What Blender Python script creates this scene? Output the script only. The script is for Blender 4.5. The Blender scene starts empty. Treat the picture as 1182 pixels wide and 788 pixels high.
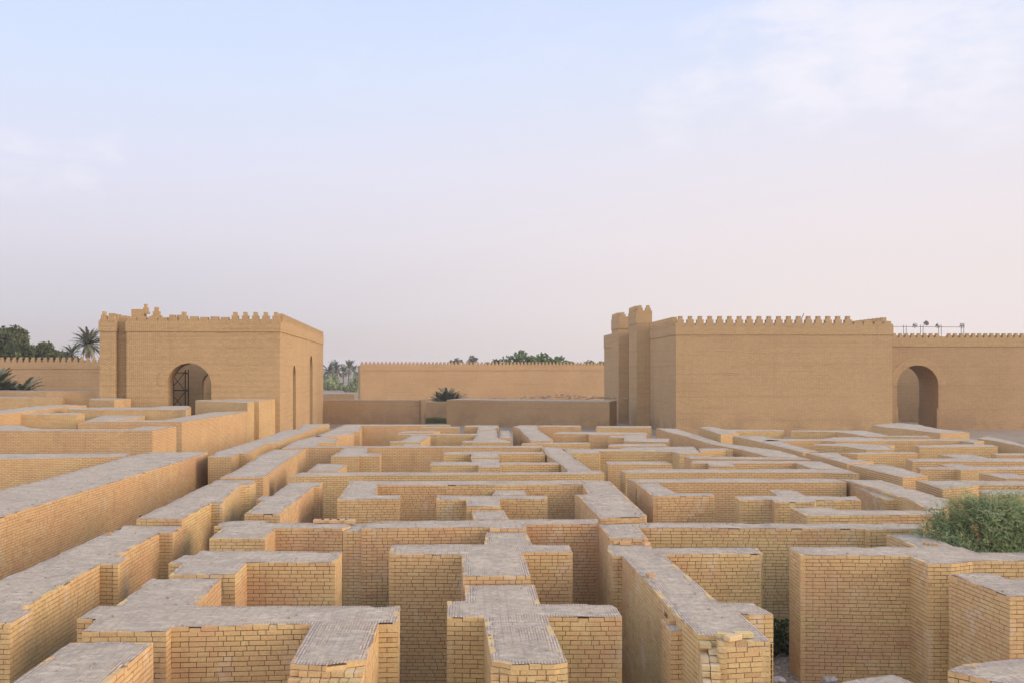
import bpy, bmesh, math, random
from mathutils import Vector, noise

random.seed(7)
sc = bpy.context.scene
COL = sc.collection
R = math.radians
F, CX, CY, EYE = 1050.0, 541.0, 425.0, 7.4

# ------------------------------------------------------------------ camera
cam = bpy.data.cameras.new('camera')
cam.sensor_width = 36.0
cam.lens = 36.0 * F / 1182.0
cam.shift_x = (591.0 - CX) / 1182.0
cam.shift_y = -(394.0 - CY) / 1182.0
cam.clip_start, cam.clip_end = 0.1, 12000.0
camo = bpy.data.objects.new('camera', cam)
camo.location = (0, 0, EYE)
camo.rotation_euler = (R(90), 0, 0)
COL.objects.link(camo)
sc.camera = camo

# ------------------------------------------------------------------ light
SUN_EL, SUN_AZ = 17.0, 103.0          # azimuth clockwise from +Y (the view axis): right, a little behind the viewer
sun = bpy.data.lights.new('sun', 'SUN')
sun.energy = 3.5
sun.angle = R(38)
sun.color = (1.0, 0.75, 0.55)
suno = bpy.data.objects.new('sun', sun)
sd = Vector((math.sin(R(SUN_AZ)) * math.cos(R(SUN_EL)), math.cos(R(SUN_AZ)) * math.cos(R(SUN_EL)), math.sin(R(SUN_EL))))
suno.rotation_euler = (-sd).to_track_quat('-Z', 'Y').to_euler()
suno.location = sd * 60
COL.objects.link(suno)

vs = sc.view_settings
vs.view_transform = 'Standard'; vs.look = 'None'; vs.exposure = 0.08; vs.gamma = 1.0; vs.use_curve_mapping = False

def s2l(*c):
    return tuple((v / 255 / 12.92) if v <= 10 else ((v / 255 + 0.055) / 1.055) ** 2.4 for v in c)

def px_dir(x, y):
    return Vector(((x - CX) / F, 1.0, (CY - y) / F)).normalized()

world = bpy.data.worlds.new('World'); sc.world = world
world.use_nodes = True
NT = world.node_tree; NT.nodes.clear()
def wn(t, **k):
    n = NT.nodes.new(t)
    for a, b in k.items(): setattr(n, a, b)
    return n
WL = NT.links.new
wout = wn('ShaderNodeOutputWorld'); wbg = wn('ShaderNodeBackground'); wbg.inputs['Strength'].default_value = 0.1
WL(wbg.outputs[0], wout.inputs[0])
sky = wn('ShaderNodeTexSky'); sky.sky_type = 'NISHITA'; sky.sun_disc = False
sky.sun_elevation = R(SUN_EL); sky.sun_rotation = R(SUN_AZ); sky.dust_density = 3.0
tc = wn('ShaderNodeTexCoord')
sep = wn('ShaderNodeSeparateXYZ'); WL(tc.outputs['Generated'], sep.inputs[0])
rp = wn('ShaderNodeValToRGB'); WL(sep.outputs['Z'], rp.inputs[0])
stops = [(0.0, (192, 185, 186)), (0.02, (197, 190, 191)), (0.06, (207, 203, 211)), (0.10, (213, 209, 219)), (0.137, (220, 217, 229)),
         (0.21, (222, 224, 242)), (0.30, (214, 226, 250)), (0.40, (205, 220, 254)), (1.0, (150, 180, 236))]
el = rp.color_ramp.elements
el[0].position = 0; el[0].color = (*s2l(*stops[0][1]), 1)
el[1].position = 1; el[1].color = (*s2l(*stops[-1][1]), 1)
for p, c in stops[1:-1]:
    e = el.new(p); e.color = (*s2l(*c), 1)
def wmath(op, a, b=None, clamp=False):
    n = wn('ShaderNodeMath', operation=op, use_clamp=clamp)
    for i, v in enumerate((a, b)):
        if v is None: continue
        if isinstance(v, (int, float)): n.inputs[i].default_value = v
        else: WL(v, n.inputs[i])
    return n.outputs[0]
def wmix(fac, a, b, blend='MIX'):
    n = wn('ShaderNodeMix', data_type='RGBA', blend_type=blend)
    for i, v in ((0, fac), (6, a), (7, b)):
        if isinstance(v, (int, float)): n.inputs[i].default_value = v
        elif isinstance(v, tuple): n.inputs[i].default_value = (*v, 1)
        else: WL(v, n.inputs[i])
    return n.outputs[2]
# the pinker, brighter air on the side of the setting sun, near the horizon
mr = wn('ShaderNodeMapRange', interpolation_type='SMOOTHSTEP'); WL(sep.outputs['X'], mr.inputs[0])
mr.inputs[1].default_value = -0.45; mr.inputs[2].default_value = 0.45
mz = wn('ShaderNodeMapRange', interpolation_type='SMOOTHSTEP'); WL(sep.outputs['Z'], mz.inputs[0])
mz.inputs[1].default_value = 0.45; mz.inputs[2].default_value = 0.0
col = wmix(wmath('MULTIPLY', wmath('MULTIPLY', mr.outputs[0], mz.outputs[0]), 0.75), rp.outputs[0], s2l(246, 233, 229))
# thin high cloud
mp = wn('ShaderNodeMapping'); WL(tc.outputs['Generated'], mp.inputs[0]); mp.inputs['Scale'].default_value = (6, 6, 15)
nz = wn('ShaderNodeTexNoise'); WL(mp.outputs[0], nz.inputs['Vector']); nz.inputs['Scale'].default_value = 2.2
nz.inputs['Detail'].default_value = 9; nz.inputs['Roughness'].default_value = 0.62; nz.inputs['Distortion'].default_value = 0.15
nr = wn('ShaderNodeMapRange', interpolation_type='SMOOTHSTEP'); WL(nz.outputs[0], nr.inputs[0])
nr.inputs[1].default_value = 0.40; nr.inputs[2].default_value = 0.74
def bank(px, py, rad, amt):
    d = wn('ShaderNodeVectorMath', operation='DOT_PRODUCT'); WL(tc.outputs['Generated'], d.inputs[0]); d.inputs[1].default_value = px_dir(px, py)
    m = wn('ShaderNodeMapRange', interpolation_type='SMOOTHSTEP'); WL(d.outputs['Value'], m.inputs[0])
    m.inputs[1].default_value = math.cos(rad); m.inputs[2].default_value = 1.0; m.inputs[4].default_value = amt
    return m.outputs[0]
b = None
for q in ((850, 75, 0.085, 0.8), (930, 62, 0.10, 1.0), (1010, 60, 0.10, 1.0), (1100, 48, 0.11, 0.95), (950, 95, 0.07, 0.7), (780, 128, 0.055, 0.55), (830, 136, 0.04, 0.45),
          (5, 183, 0.045, 0.7), (110, 193, 0.05, 0.65), (60, 188, 0.05, 0.4), (1150, 122, 0.06, 0.5), (420, 40, 0.10, 0.25), (640, 60, 0.12, 0.2)):
    o = bank(*q)
    b = o if b is None else wmath('MAXIMUM', b, o)
cn = wn('ShaderNodeMapRange', interpolation_type='SMOOTHSTEP'); WL(wmath('ADD', nz.outputs[0], wmath('MULTIPLY', b, 0.26)), cn.inputs[0])
cn.inputs[1].default_value = 0.50; cn.inputs[2].default_value = 0.92
cl = wmath('MULTIPLY', cn.outputs[0], wmath('ADD', wmath('MULTIPLY', b, 0.9), 0.08), True)
col = wmix(wmath('MULTIPLY', cl, 0.85), col, s2l(243, 240, 249))
sc10 = wn('ShaderNodeVectorMath', operation='SCALE'); WL(col, sc10.inputs[0]); sc10.inputs['Scale'].default_value = 9.75
nsc = wn('ShaderNodeVectorMath', operation='SCALE'); WL(sky.outputs[0], nsc.inputs[0]); nsc.inputs['Scale'].default_value = 0.04
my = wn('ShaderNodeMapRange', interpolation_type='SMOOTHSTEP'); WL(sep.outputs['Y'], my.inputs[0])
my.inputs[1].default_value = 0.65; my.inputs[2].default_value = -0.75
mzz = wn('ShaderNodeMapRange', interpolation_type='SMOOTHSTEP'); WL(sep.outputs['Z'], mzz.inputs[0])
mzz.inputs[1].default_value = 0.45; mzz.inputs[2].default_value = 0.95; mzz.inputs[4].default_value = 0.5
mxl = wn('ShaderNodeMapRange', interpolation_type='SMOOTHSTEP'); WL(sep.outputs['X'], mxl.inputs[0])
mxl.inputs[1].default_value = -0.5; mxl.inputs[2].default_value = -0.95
left = wmix(mxl.outputs[0], (1.0, 1.0, 1.0), (1.7, 1.62, 1.62))  # added: sky beyond the left frame edge brightened to lift left-facing walls
fill_glow = wmath('MAXIMUM', my.outputs[0], mzz.outputs[0])
gv_ = wmix(fill_glow, (1.0, 1.0, 1.0), (2.45, 2.12, 1.72))  # added fill: unseen sky overhead and behind the camera boosted to light the walls
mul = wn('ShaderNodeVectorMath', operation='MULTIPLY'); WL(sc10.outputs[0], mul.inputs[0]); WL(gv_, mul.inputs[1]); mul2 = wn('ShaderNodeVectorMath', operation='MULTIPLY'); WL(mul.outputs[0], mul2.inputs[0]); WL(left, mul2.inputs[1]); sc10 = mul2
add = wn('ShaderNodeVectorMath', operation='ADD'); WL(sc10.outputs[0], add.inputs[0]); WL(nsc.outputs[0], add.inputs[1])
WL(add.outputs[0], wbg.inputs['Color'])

# ------------------------------------------------------------------ materials
class Mat:
    def __init__(s, name, rough=0.9):
        s.m = bpy.data.materials.new(name); s.m.use_nodes = True
        s.t = s.m.node_tree; s.p = s.t.nodes['Principled BSDF']
        s.p.inputs['Roughness'].default_value = rough
        s.p.inputs['Specular IOR Level'].default_value = 0.15
    def n(s, t, **k):
        n = s.t.nodes.new(t)
        for a, b in k.items(): setattr(n, a, b)
        return n
    def L(s, a, b): s.t.links.new(a, b)
    def noise(s, vec, scale, detail=5, rough=0.6, dist=0.0):
        n = s.n('ShaderNodeTexNoise'); s.L(vec, n.inputs['Vector'])
        n.inputs['Scale'].default_value = scale; n.inputs['Detail'].default_value = detail
        n.inputs['Roughness'].default_value = rough; n.inputs['Distortion'].default_value = dist
        return n.outputs[0]
    def rng(s, v, a, b, c=0.0, d=1.0):
        n = s.n('ShaderNodeMapRange', interpolation_type='SMOOTHSTEP'); s.L(v, n.inputs[0])
        for i, x in enumerate((a, b, c, d)): n.inputs[i + 1].default_value = x
        return n.outputs[0]
    def mix(s, fac, a, b, blend='MIX'):
        n = s.n('ShaderNodeMix', data_type='RGBA', blend_type=blend)
        for i, v in ((0, fac), (6, a), (7, b)):
            if isinstance(v, (int, float)): n.inputs[i].default_value = v
            elif isinstance(v, tuple): n.inputs[i].default_value = (*v, 1)
            else: s.L(v, n.inputs[i])
        return n.outputs[2]
    def math(s, op, a, b=None, clamp=False):
        n = s.n('ShaderNodeMath', operation=op, use_clamp=clamp)
        for i, v in enumerate((a, b)):
            if v is None: continue
            if isinstance(v, (int, float)): n.inputs[i].default_value = v
            else: s.L(v, n.inputs[i])
        return n.outputs[0]
    def ramp(s, v, stops):
        n = s.n('ShaderNodeValToRGB'); s.L(v, n.inputs[0]); e = n.color_ramp.elements
        e[0].position = stops[0][0]; e[0].color = (*stops[0][1], 1)
        e[1].position = stops[-1][0]; e[1].color = (*stops[-1][1], 1)
        for p, c in stops[1:-1]:
            q = e.new(p); q.color = (*c, 1)
        return n.outputs[0]
    def bump(s, h, strength=0.5, dist=0.02):
        n = s.n('ShaderNodeBump'); s.L(h, n.inputs['Height']); n.inputs['Strength'].default_value = strength; n.inputs['Distance'].default_value = dist
        s.L(n.outputs[0], s.p.inputs['Normal'])
    def attr(s, name):
        n = s.n('ShaderNodeAttribute'); n.attribute_name = name; return n.outputs['Fac']
    def coord(s, which='Object'):
        return s.n('ShaderNodeTexCoord').outputs[which]
    def pos(s):
        return s.n('ShaderNodeNewGeometry').outputs['Position']
    def mapping(s, v, scale):
        n = s.n('ShaderNodeMapping'); s.L(v, n.inputs[0]); n.inputs['Scale'].default_value = scale; return n.outputs[0]
    def color(s, c): s.L(c, s.p.inputs['Base Color'])

BRICK_STOPS = [(0.0, (0.240, 0.145, 0.075)), (0.08, (0.380, 0.220, 0.112)), (0.25, (0.500, 0.325, 0.152)), (0.5, (0.570, 0.395, 0.190)),
               (0.72, (0.600, 0.440, 0.212)), (0.88, (0.590, 0.468, 0.215)), (1.0, (0.630, 0.525, 0.340))]

def mat_brick():                      # every brick is a real block and carries its own tint
    M = Mat('fired_brick')
    P = M.pos()
    c = M.ramp(M.attr('tint'), BRICK_STOPS)
    big = M.noise(P, 0.45, 4, 0.6)
    c = M.mix(M.rng(big, 0.35, 0.7, 0, 0.35), c, (0.57, 0.33, 0.160))
    oi = M.n('ShaderNodeObjectInfo').outputs['Random']
    c = M.mix(M.rng(oi, 0.0, 1.0, 0.0, 1.0), M.mix(0.28, c, (0.52, 0.30, 0.165)), M.mix(0.22, c, (0.50, 0.435, 0.19)))
    g = M.noise(P, 0.9, 4, 0.6, 0.5)
    c = M.mix(M.rng(g, 0.56, 0.74, 0, 0.58), c, (0.45, 0.39, 0.175))
    sp = M.noise(P, 34, 6, 0.7)
    c = M.mix(M.rng(sp, 0.35, 0.62, 0.35, 0.0), c, (0.20, 0.125, 0.07))
    st = M.noise(M.mapping(P, (2.2, 2.2, 0.35)), 1.0, 6, 0.65)
    c = M.mix(M.rng(st, 0.54, 0.74, 0, 0.32), c, (0.21, 0.145, 0.095))
    pale = M.noise(M.mapping(P, (1.3, 1.3, 0.8)), 1.3, 5, 0.65)
    c = M.mix(M.rng(pale, 0.54, 0.72, 0, 0.58), c, (0.56, 0.47, 0.36))
    red = M.noise(M.mapping(P, (1, 1, 1.4)), 0.33, 5, 0.65)
    c = M.mix(M.rng(red, 0.48, 0.62, 0, 0.50), c, (0.42, 0.235, 0.135))
    sm = M.noise(P, 5.0, 5, 0.7)
    c = M.mix(M.rng(sm, 0.56, 0.72, 0, 0.30), c, (0.25, 0.165, 0.10))
    M.color(c); M.bump(sp, 0.5, 0.006)
    return M.m

def mat_mortar():
    M = Mat('mortar_joint')
    c = M.mix(M.rng(M.noise(M.pos(), 3, 5), 0.35, 0.65), (0.070, 0.045, 0.026), (0.165, 0.108, 0.064))
    M.color(c); return M.m

def mat_wall(name, w, h, mortar, seed=0.0, contrast=1.0, orange=0.5, smooth=False):
    M = Mat(name)
    uv = M.coord('UV'); P = M.pos()
    if not smooth:
        wob = M.n('ShaderNodeVectorMath', operation='MULTIPLY_ADD')
        nn = M.n('ShaderNodeTexNoise'); M.L(P, nn.inputs['Vector']); nn.inputs['Scale'].default_value = 1.5
        M.L(nn.outputs['Color'], wob.inputs[0]); wob.inputs[1].default_value = (0.02, 0.02, 0); M.L(uv, wob.inputs[2]); uv = wob.outputs[0]
    b = M.n('ShaderNodeTexBrick'); M.L(uv, b.inputs['Vector'])
    b.inputs['Scale'].default_value = 1.0; b.inputs['Brick Width'].default_value = w; b.inputs['Row Height'].default_value = h
    b.inputs['Mortar Size'].default_value = mortar; b.inputs['Mortar Smooth'].default_value = 0.3; b.offset = 0.5
    b.inputs['Color1'].default_value = (0, 0, 0, 1); b.inputs['Color2'].default_value = (1, 1, 1, 1); b.inputs['Mortar'].default_value = (0.5, 0.5, 0.5, 1)
    sx = M.n('ShaderNodeSeparateColor'); M.L(b.outputs['Color'], sx.inputs[0])
    t = M.math('ADD', M.math('MULTIPLY', sx.outputs[0], 0.42 * contrast), 0.30)
    c = M.ramp(t, BRICK_STOPS)
    oi = M.n('ShaderNodeObjectInfo').outputs['Random']
    c = M.mix(M.rng(oi, 0.0, 1.0, 0.0, 1.0), M.mix(0.30, c, (0.50, 0.31, 0.185)), M.mix(0.22, c, (0.48, 0.42, 0.20)))
    c = M.mix(M.rng(M.noise(P, 0.35, 4), 0.35, 0.7, 0, orange), c, (0.50, 0.30, 0.15))
    c = M.mix(M.rng(M.noise(P, 0.8, 4, 0.6, 0.5), 0.56, 0.76, 0, 0.3), c, (0.40, 0.345, 0.175))
    c = M.mix(M.rng(M.noise(M.mapping(P, (2.0, 2.0, 0.4)), 0.8, 7, 0.65), 0.55, 0.78, 0, 0.35), c, (0.21, 0.145, 0.095))
    c = M.mix(M.rng(M.noise(M.mapping(P, (1, 1, 1.6)), 0.9, 6, 0.65), 0.60, 0.80, 0, 0.35), c, (0.56, 0.47, 0.36))
    fac = b.outputs['Fac']
    wear = M.rng(M.noise(P, 0.6, 4), 0.3, 0.7, 0.55, 1.0)
    c = M.mix(M.math('MULTIPLY', fac, wear), c, (0.10, 0.062, 0.034))
    fine = M.noise(P, 22, 4, 0.7)
    c = M.mix(M.rng(fine, 0.35, 0.6, 0.25, 0.0), c, (0.2, 0.13, 0.075))
    M.color(c)
    M.bump(M.math('SUBTRACT', M.math('MULTIPLY', fine, 0.3), fac), 0.7, 0.012)
    return M.m

def mat_fort(name, base, dark):
    M = Mat(name)
    uv = M.coord('UV'); P = M.pos()
    b = M.n('ShaderNodeTexBrick'); M.L(uv, b.inputs['Vector'])
    b.inputs['Scale'].default_value = 1.0; b.inputs['Brick Width'].default_value = 0.34; b.inputs['Row Height'].default_value = 0.105
    b.inputs['Mortar Size'].default_value = 0.018; b.inputs['Mortar Smooth'].default_value = 0.2
    b.inputs['Color1'].default_value = (*[v * 0.9 for v in base], 1); b.inputs['Color2'].default_value = (*[v * 1.1 for v in base], 1); b.inputs['Mortar'].default_value = (*dark, 1)
    c = b.outputs['Color']
    # day joints: some courses read as darker lines, some lifts are paler
    row = M.noise(M.mapping(uv, (0.02, 3.2, 1)), 1.0, 5, 0.75)
    c = M.mix(M.rng(row, 0.52, 0.66, 0, 0.45), c, (0.245, 0.155, 0.085))
    row2 = M.noise(M.mapping(uv, (0.09, 4.6, 1)), 1.0, 5, 0.75)
    c = M.mix(M.rng(row2, 0.585, 0.645, 0, 0.60), c, (0.20, 0.135, 0.075))
    pt = M.noise(P, 0.16, 5, 0.6)
    c = M.mix(M.rng(pt, 0.35, 0.7, 0, 0.30), c, (0.46, 0.315, 0.165))
    patch = M.noise(M.mapping(uv, (0.5, 0.9, 1)), 0.7, 3, 0.5)
    c = M.mix(M.rng(patch, 0.55, 0.7, 0, 0.20), c, (0.325, 0.215, 0.112))
    st = M.noise(M.mapping(P, (0.9, 0.9, 0.12)), 1.0, 6, 0.7)
    c = M.mix(M.rng(st, 0.58, 0.8, 0, 0.35), c, (0.25, 0.17, 0.11))
    run = M.noise(M.mapping(P, (1.6, 1.6, 0.05)), 1.0, 5, 0.7)
    c = M.mix(M.rng(run, 0.56, 0.72, 0, 0.28), c, (0.24, 0.165, 0.10))
    # damp, stained foot of the wall
    sz = M.n('ShaderNodeSeparateXYZ'); M.L(P, sz.inputs[0])
    damp = M.math('MULTIPLY', M.rng(sz.outputs[2], 0.2, 3.2, 1.0, 0.0), M.rng(M.noise(P, 0.35, 5, 0.65), 0.42, 0.62))
    c = M.mix(M.math('MULTIPLY', damp, 0.5), c, (0.20, 0.13, 0.085))
    fine = M.noise(P, 6, 5, 0.7)
    c = M.mix(M.rng(fine, 0.35, 0.6, 0.22, 0.0), c, (0.22, 0.15, 0.09))
    M.color(c); M.bump(fine, 0.4, 0.03)
    return M.m

def mat_top():                        # worn mortar screed, brick showing through along the edges
    M = Mat('weathered_wall_top', 0.95)
    P = M.pos(); D = M.attr('edge')
    n1 = M.noise(P, 1.1, 7, 0.65, 0.3); n2 = M.noise(P, 7, 6, 0.7); n3 = M.noise(M.mapping(P, (1, 1, 1)), 38, 4, 0.7)
    mortar = M.ramp(n1, [(0.25, (0.345, 0.282, 0.203)), (0.5, (0.462, 0.378, 0.265)), (0.75, (0.545, 0.444, 0.305))])
    mortar = M.mix(M.rng(n2, 0.38, 0.62, 0.45, 0.0), mortar, (0.23, 0.195, 0.160))
    mortar = M.mix(M.rng(M.noise(P, 3.1, 5, 0.7, 0.6), 0.56, 0.72, 0, 0.5), mortar, (0.56, 0.485, 0.40))
    mortar = M.mix(M.rng(n3, 0.36, 0.55, 0.45, 0.0), mortar, (0.17, 0.15, 0.13))
    bt = M.n('ShaderNodeTexBrick'); M.L(M.coord('UV'), bt.inputs['Vector']); bt.offset = 0.5
    bt.inputs['Scale'].default_value = 1.0; bt.inputs['Brick Width'].default_value = 0.28; bt.inputs['Row Height'].default_value = 0.05
    bt.inputs['Mortar Size'].default_value = 0.009; bt.inputs['Mortar Smooth'].default_value = 0.2
    bt.inputs['Color1'].default_value = (0.41, 0.325, 0.235, 1); bt.inputs['Color2'].default_value = (0.56, 0.450, 0.330, 1); bt.inputs['Mortar'].default_value = (0.20, 0.155, 0.12, 1)
    bc = M.mix(M.rng(n2, 0.4, 0.65, 0.35, 0.0), bt.outputs['Color'], (0.30, 0.25, 0.21))
    dn = M.math('ADD', D, M.math('MULTIPLY', M.math('SUBTRACT', M.noise(P, 1.6, 6, 0.7), 0.5), 0.6))
    k = M.rng(dn, 0.06, 0.20)                     # 1 = mortar
    hole = M.rng(M.noise(P, 0.55, 4, 0.6), 0.60, 0.70, 1.0, 0.3)
    k = M.math('MULTIPLY', k, hole)
    c = M.mix(k, bc, mortar)
    gb = M.n('ShaderNodeTexBrick'); M.L(M.coord('UV'), gb.inputs['Vector']); gb.offset = 0.5
    gb.inputs['Scale'].default_value = 1.0; gb.inputs['Brick Width'].default_value = 0.29; gb.inputs['Row Height'].default_value = 0.145
    gb.inputs['Mortar Size'].default_value = 0.010; gb.inputs['Mortar Smooth'].default_value = 0.4
    gm = M.rng(M.noise(P, 0.8, 5, 0.65), 0.46, 0.64, 0.03, 0.50)
    c = M.mix(M.math('MULTIPLY', gb.outputs['Fac'], gm), c, (0.17, 0.135, 0.10))
    lines = M.noise(M.mapping(P, (14.0, 0.9, 1)), 1.0, 4, 0.7)
    c = M.mix(M.rng(lines, 0.54, 0.68, 0, 0.25), c, (0.20, 0.16, 0.125))
    stain = M.noise(P, 0.9, 6, 0.7, 1.0)
    c = M.mix(M.rng(stain, 0.56, 0.70, 0, 0.55), c, (0.21, 0.178, 0.15))
    dust = M.noise(M.mapping(P, (1.0, 2.6, 1)), 1.7, 7, 0.72, 0.4)
    c = M.mix(M.rng(dust, 0.52, 0.66, 0, 0.55), c, (0.58, 0.50, 0.40))
    c = M.mix(M.rng(M.noise(M.mapping(P, (1.0, 3.5, 1)), 4.2, 6, 0.75, 0.8), 0.60, 0.70, 0, 0.6), c, (0.16, 0.13, 0.11))
    M.color(c)
    h = M.math('ADD', M.math('MULTIPLY', n2, 0.6), M.math('ADD', M.math('MULTIPLY', n3, 0.35), M.math('MULTIPLY', k, 0.5)))
    h = M.math('SUBTRACT', h, M.math('MULTIPLY', M.math('SUBTRACT', 1.0, k), M.math('MULTIPLY', bt.outputs['Fac'], 0.7)))
    M.bump(h, 0.8, 0.03)
    return M.m

def mat_ground():
    M = Mat('dry_earth', 0.95)
    P = M.pos()
    n1 = M.noise(P, 0.08, 8, 0.6); n2 = M.noise(P, 1.3, 7, 0.7); n3 = M.noise(P, 0.011, 5, 0.6)
    c = M.ramp(n1, [(0.3, (0.20, 0.155, 0.110)), (0.55, (0.29, 0.235, 0.175)), (0.75, (0.37, 0.31, 0.24))])
    c = M.mix(M.rng(n2, 0.35, 0.65, 0.4, 0.0), c, (0.22, 0.17, 0.12))
    sp = M.n('ShaderNodeSeparateXYZ'); M.L(P, sp.inputs[0])
    far = M.rng(sp.outputs[1], 190, 260)
    c = M.mix(M.math('MULTIPLY', M.rng(n3, 0.42, 0.60), M.math('MULTIPLY', far, 0.8)), c, (0.12, 0.135, 0.065))
    M.color(c); M.bump(n2, 0.7, 0.05)
    return M.m

def mat_leaf(name, stops, trans=0.0):
    M = Mat(name, 0.7)
    c = M.ramp(M.attr('tint'), stops)
    M.color(c)
    if trans:
        M.p.inputs['Transmission Weight'].default_value = 0.0
    return M.m

def mat_plain(name, c, rough=0.7, metal=0.0):
    M = Mat(name, rough); P = M.coord('Object')
    n = M.noise(P, 9, 5)
    M.color(M.mix(M.rng(n, 0.35, 0.65), tuple(v * 0.75 for v in c), tuple(min(1, v * 1.2) for v in c)))
    M.p.inputs['Metallic'].default_value = metal
    return M.m

MB = mat_brick(); MM = mat_mortar(); MT = mat_top()
MW = mat_wall('brick_courses', 0.27, 0.087, 0.008)
MFL = mat_fort('restored_brick_warm', (0.485, 0.340, 0.172), (0.19, 0.118, 0.055))
MFD = mat_fort('restored_brick_brown', (0.438, 0.297, 0.156), (0.17, 0.106, 0.052))
MG = mat_ground()
MLEAF = {
    'tree': mat_leaf('tree_leaf', [(0, (0.022, 0.032, 0.012)), (0.5, (0.060, 0.078, 0.028)), (1, (0.125, 0.135, 0.055))]),
    'bright': mat_leaf('acacia_leaf', [(0, (0.030, 0.055, 0.018)), (0.5, (0.075, 0.130, 0.038)), (1, (0.140, 0.200, 0.070))]),
    'palm': mat_leaf('palm_leaf', [(0, (0.050, 0.065, 0.038)), (0.5, (0.115, 0.135, 0.080)), (1, (0.230, 0.230, 0.135))]),
    'feather': mat_leaf('tamarisk_leaf', [(0, (0.060, 0.088, 0.034)), (0.45, (0.155, 0.210, 0.082)), (0.8, (0.260, 0.310, 0.135)), (1, (0.31, 0.35, 0.19))]),
    'grass': mat_leaf('grass_blade', [(0, (0.05, 0.07, 0.02)), (0.5, (0.11, 0.13, 0.035)), (1, (0.20, 0.19, 0.07))]),
    'dead': mat_leaf('dead_frond', [(0, (0.12, 0.085, 0.05)), (1, (0.30, 0.22, 0.14))]),
}
MBARK = mat_plain('bark', (0.13, 0.095, 0.065), 0.9)
MSTEEL = mat_plain('dark_steel', (0.045, 0.04, 0.04), 0.5, 0.6)
MLAMP = mat_plain('lamp_housing', (0.07, 0.07, 0.08), 0.45, 0.3)
MLENS = mat_plain('lamp_glass', (0.35, 0.36, 0.38), 0.15)
MRUB = mat_plain('earthy_rubble', (0.33, 0.26, 0.19), 0.95)
MSTONE = mat_plain('pale_stone', (0.42, 0.37, 0.32), 0.9)

# ------------------------------------------------------------------ object helpers
def link(name, me, parent=None, mat=None, loc=None):
    o = bpy.data.objects.new(name, me); COL.objects.link(o)
    if mat is not None:
        for m in (mat if isinstance(mat, (list, tuple)) else [mat]): me.materials.append(m)
    if parent is not None: o.parent = parent
    if loc is not None: o.location = loc
    return o
def empty(name, loc, rz=0.0, label=None, cat=None, group=None):
    o = bpy.data.objects.new(name, None); COL.objects.link(o)
    o.location = loc; o.rotation_euler = (0, 0, rz); o.empty_display_size = 0.3
    tag(o, label, cat, group); return o
def tag(o, label=None, cat=None, group=None, kind=None):
    if label: o['label'] = label
    if cat: o['category'] = cat
    if group: o['group'] = group
    if label: o['kind'] = kind or 'thing'
    return o

def box_uv(bm):
    uv = bm.loops.layers.uv.verify()
    for f in bm.faces:
        n = f.normal
        if abs(n.z) > 0.75:
            for l in f.loops: l[uv].uv = (l.vert.co.x, l.vert.co.y)
        else:
            t = Vector((-n.y, n.x, 0)).normalized()
            for l in f.loops: l[uv].uv = (l.vert.co.dot(t), l.vert.co.z)

def bm_obj(name, bm, parent, mat, loc=None, uv=True):
    bm.normal_update()
    if uv: box_uv(bm)
    me = bpy.data.meshes.new(name); bm.to_mesh(me); bm.free()
    return link(name, me, parent, mat, loc)

def add_box(bm, x0, x1, y0, y1, z0, z1):
    v = [bm.verts.new(p) for p in ((x0, y0, z0), (x1, y0, z0), (x1, y1, z0), (x0, y1, z0), (x0, y0, z1), (x1, y0, z1), (x1, y1, z1), (x0, y1, z1))]
    for q in ((3, 2, 1, 0), (4, 5, 6, 7), (0, 1, 5, 4), (1, 2, 6, 5), (2, 3, 7, 6), (3, 0, 4, 7)):
        bm.faces.new([v[i] for i in q])

def add_bar(bm, a, b, r, seg=6, r2=None):
    a, b = Vector(a), Vector(b); d = (b - a).normalized(); r2 = r if r2 is None else r2
    u = d.orthogonal().normalized(); w = d.cross(u)
    ra = [bm.verts.new(a + r * (u * math.cos(2 * math.pi * i / seg) + w * math.sin(2 * math.pi * i / seg))) for i in range(seg)]
    rb = [bm.verts.new(b + r2 * (u * math.cos(2 * math.pi * i / seg) + w * math.sin(2 * math.pi * i / seg))) for i in range(seg)]
    for i in range(seg):
        j = (i + 1) % seg; bm.faces.new((ra[i], ra[j], rb[j], rb[i]))
    bm.faces.new(ra[::-1]); bm.faces.new(rb)

def unproj(p, z):
    Y = F * (EYE - z) / (p[1] - CY)
    return Vector(((p[0] - CX) * Y / F, Y))

def area2(P): return sum(P[i].x * P[(i + 1) % len(P)].y - P[(i + 1) % len(P)].x * P[i].y for i in range(len(P)))

def inset(P, d):
    n = len(P); out = []
    for i in range(n):
        a, b, c = P[i - 1], P[i], P[(i + 1) % n]
        e1 = (b - a).normalized(); e2 = (c - b).normalized()
        n1 = Vector((-e1.y, e1.x)); n2 = Vector((-e2.y, e2.x))
        m = n1 + n2
        if m.length < 1e-4: m = n1
        m.normalize(); k = d / max(0.35, m.dot(n1))
        out.append(b + m * k)
    return out

def edge_dist(p, P):
    best = (1e9, 0)
    for i in range(len(P)):
        a, b = P[i], P[(i + 1) % len(P)]
        ab = b - a; t = max(0, min(1, (p - a).dot(ab) / max(1e-9, ab.length_squared)))
        d = (p - (a + ab * t)).length
        if d < best[0]: best = (d, i)
    return best

def prism(P, z0, z1, top=False, slices=0.0, seed=0):
    bm = bmesh.new()
    lo = [bm.verts.new((p.x, p.y, z0)) for p in P]; hi = [bm.verts.new((p.x, p.y, z1)) for p in P]
    n = len(P)
    for i in range(n):
        j = (i + 1) % n; bm.faces.new((lo[i], lo[j], hi[j], hi[i]))
    if top:
        f = bm.faces.new(hi); bm.normal_update(); bmesh.ops.triangulate(bm, faces=[f])
    return bm

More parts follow.
